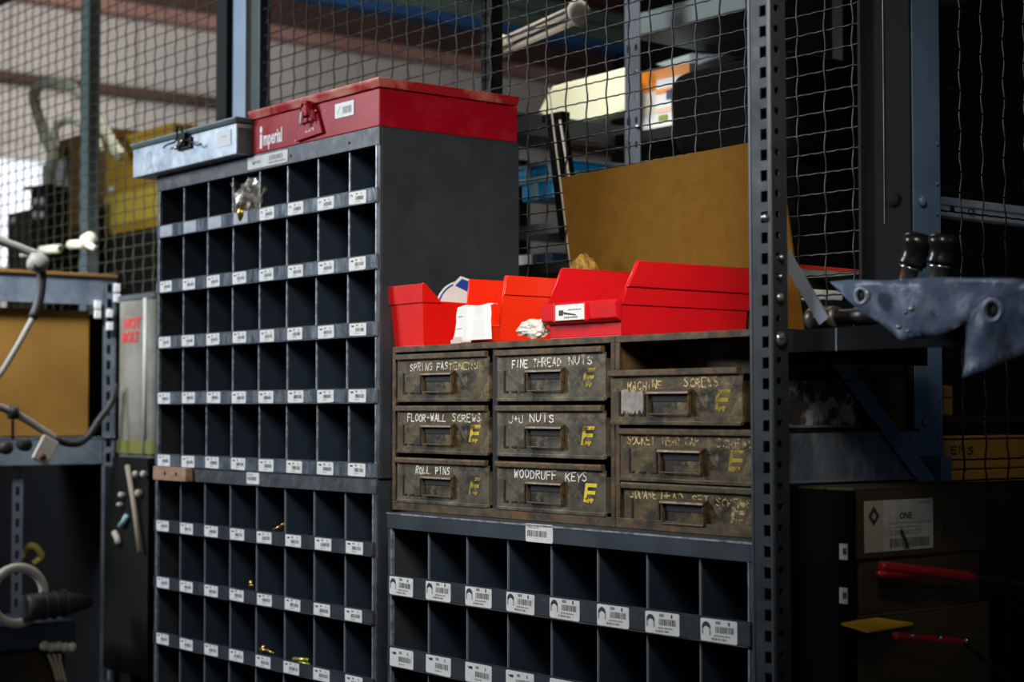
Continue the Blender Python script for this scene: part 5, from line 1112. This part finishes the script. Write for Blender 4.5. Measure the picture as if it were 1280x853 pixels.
t, w_, h_ = bgbox('amber_carton', 'bright amber carton behind the mesh left of the galvanised case', 'carton', (132, 176), (215, 305.6), 2.745, .3, AMBER)
part('lower_band', MB().box(0, w_, -.003, 0, h_*.10, h_*.40, mat('pale_amber_band', (.80, .56, .06), .5)), t)
part('white_dots', MB().box(w_*.08, w_*.16, -.006, -.003, h_*.44, h_*.50, WHITEC).box(w_*.02, w_*.06, -.006, -.003, h_*.3, h_*.34, WHITEC), t)
t, w_, h_ = bgbox('brown_carton', 'dark brown carton behind the mesh beside the hanging hose', 'carton', (65, 178), (130, 305.6), 2.745, .3, AMBERD)
part('white_panel', MB().box(-.08, w_*.34, -.006, -.001, h_*.34, h_*.80, mat('bright_white_panel', (.88, .88, .92), .5)), t); part('white_strip', MB().box(0, w_*.30, -.006, -.001, h_*.22, h_*.30, MATS['bright_white_panel']), t)  # brightness of the window behind, put in as white slabs
mb = MB(); a = at(60, 307, Y=2.735); b = at(235, 307, Y=2.735); mb.box(a.x, b.x, 2.735, 3.15, a.z-.012, a.z-.002, FRAMED)
for q in (a.x, b.x-.04): mb.box(q, q+.04, 3.08, 3.12, 0, a.z-.012, FRAMED)
mb.box(a.x, b.x, 2.735, 2.755, a.z-.40, a.z-.012, FRAMED); single('cage_shelf', mb, 'shelf inside the cage carrying the amber and brown cartons', 'shelf')
# dark machine; blurred spots of light built as round white discs
mb = MB(); a = at(39, 236, Y=2.50); b = at(58, 340, Y=2.50); mb.box(a.x, b.x, 2.50, 2.58, 0, a.z, FRAMED)
mb.tube([at(30, 236, Y=2.505), at(66, 232, Y=2.505)], .008, FRAMED, 6)
t = single('control_box', mb, 'dark control box with four bright buttons behind the left mesh', 'control box', bevel=.006)
for (x, y) in ((46, 252), (54, 252), (45, 269), (54, 269)):
    c = at(x, y, Y=2.498); part('button', MB().lathe((c.x-t.location.x, c.y-t.location.y, c.z-t.location.z), (0, -1, 0), [(0, .015), (.006, .014), (.010, .006)], WHITEC, 12), t)
mb = MB(); a = at(10, 268, Y=2.50); b = at(36, 340, Y=2.50); mb.box(a.x, b.x, 2.50, 2.58, 0, a.z, mat('dark_olive', (.03, .03, .015), .6)); t = single('dark_pedestal', mb, 'dark olive pedestal left of the control box', 'pedestal', bevel=.006)
c = at(18, 276, Y=2.498); part('button', MB().lathe((c.x-t.location.x, c.y-t.location.y, c.z-t.location.z), (0, -1, 0), [(0, .014), (.006, .013), (.010, .006)], WHITEC, 12), t)
mb = MB()
for (p, q) in (((52, 313), (74, 311)), ((88, 306), (104, 305))): mb.cyl(at(*p, Y=2.172), at(*q, Y=2.172), .014, HOSE, 10)
mb.cyl(at(74, 310, Y=2.172), at(90, 306, Y=2.172), .006, CABLED, 8); mb.lathe(at(106, 303, Y=2.172), (1, 0, .2), [(0, .012), (.01, .022), (.04, .022), (.05, .01)], HOSE, 12); mb.cyl(at(106, 304, Y=2.168), at(118, 310, Y=2.168), .010, HOSE, 8)
single('hose_connector', mb, 'pale yellow hose connector hooked on the mesh above the blurred rack', 'connector')
# ================================================================== groups of like things
GROUPS = {'bin_cabinet': 'grey pigeonhole cabinets', 'drawer_cabinet': 'grimy drawer cabinets', 'storage_bin': 'red plastic bins on the drawer cabinets',
          'parts_case': 'metal cases on top of the tall cabinet', 'carton': 'stacked cartons at the lower right', 'wire_fence': 'wire panels of the cage',
          'cage_post': 'posts along the wire cage', 'plastic_sheet': 'bluish plastic films at the right', 'lever_handle': 'black gripped handles on the shelf',
          'cable': 'cords hanging before the left rack', 'plastic_crate': 'blue crates behind the mesh', 'kraft_carton': 'cartons seen through the right mesh',
          'fitting': 'small fittings left in the pigeonholes', 'hand_tool': 'tools in the dark left of the cabinets', 'pry_bar': 'red gripped tools on the cartons',
          'sheet_metal': 'metal panels below the shelf', 'hose': 'pale hoses behind the left mesh', 'small_box': 'small boxes low behind the mesh'}
for o in bpy.data.objects:
    if o.parent is None and o.get('category'):
        g = GROUPS.get(o.name.split('.')[0])
        if g: o['group'] = g
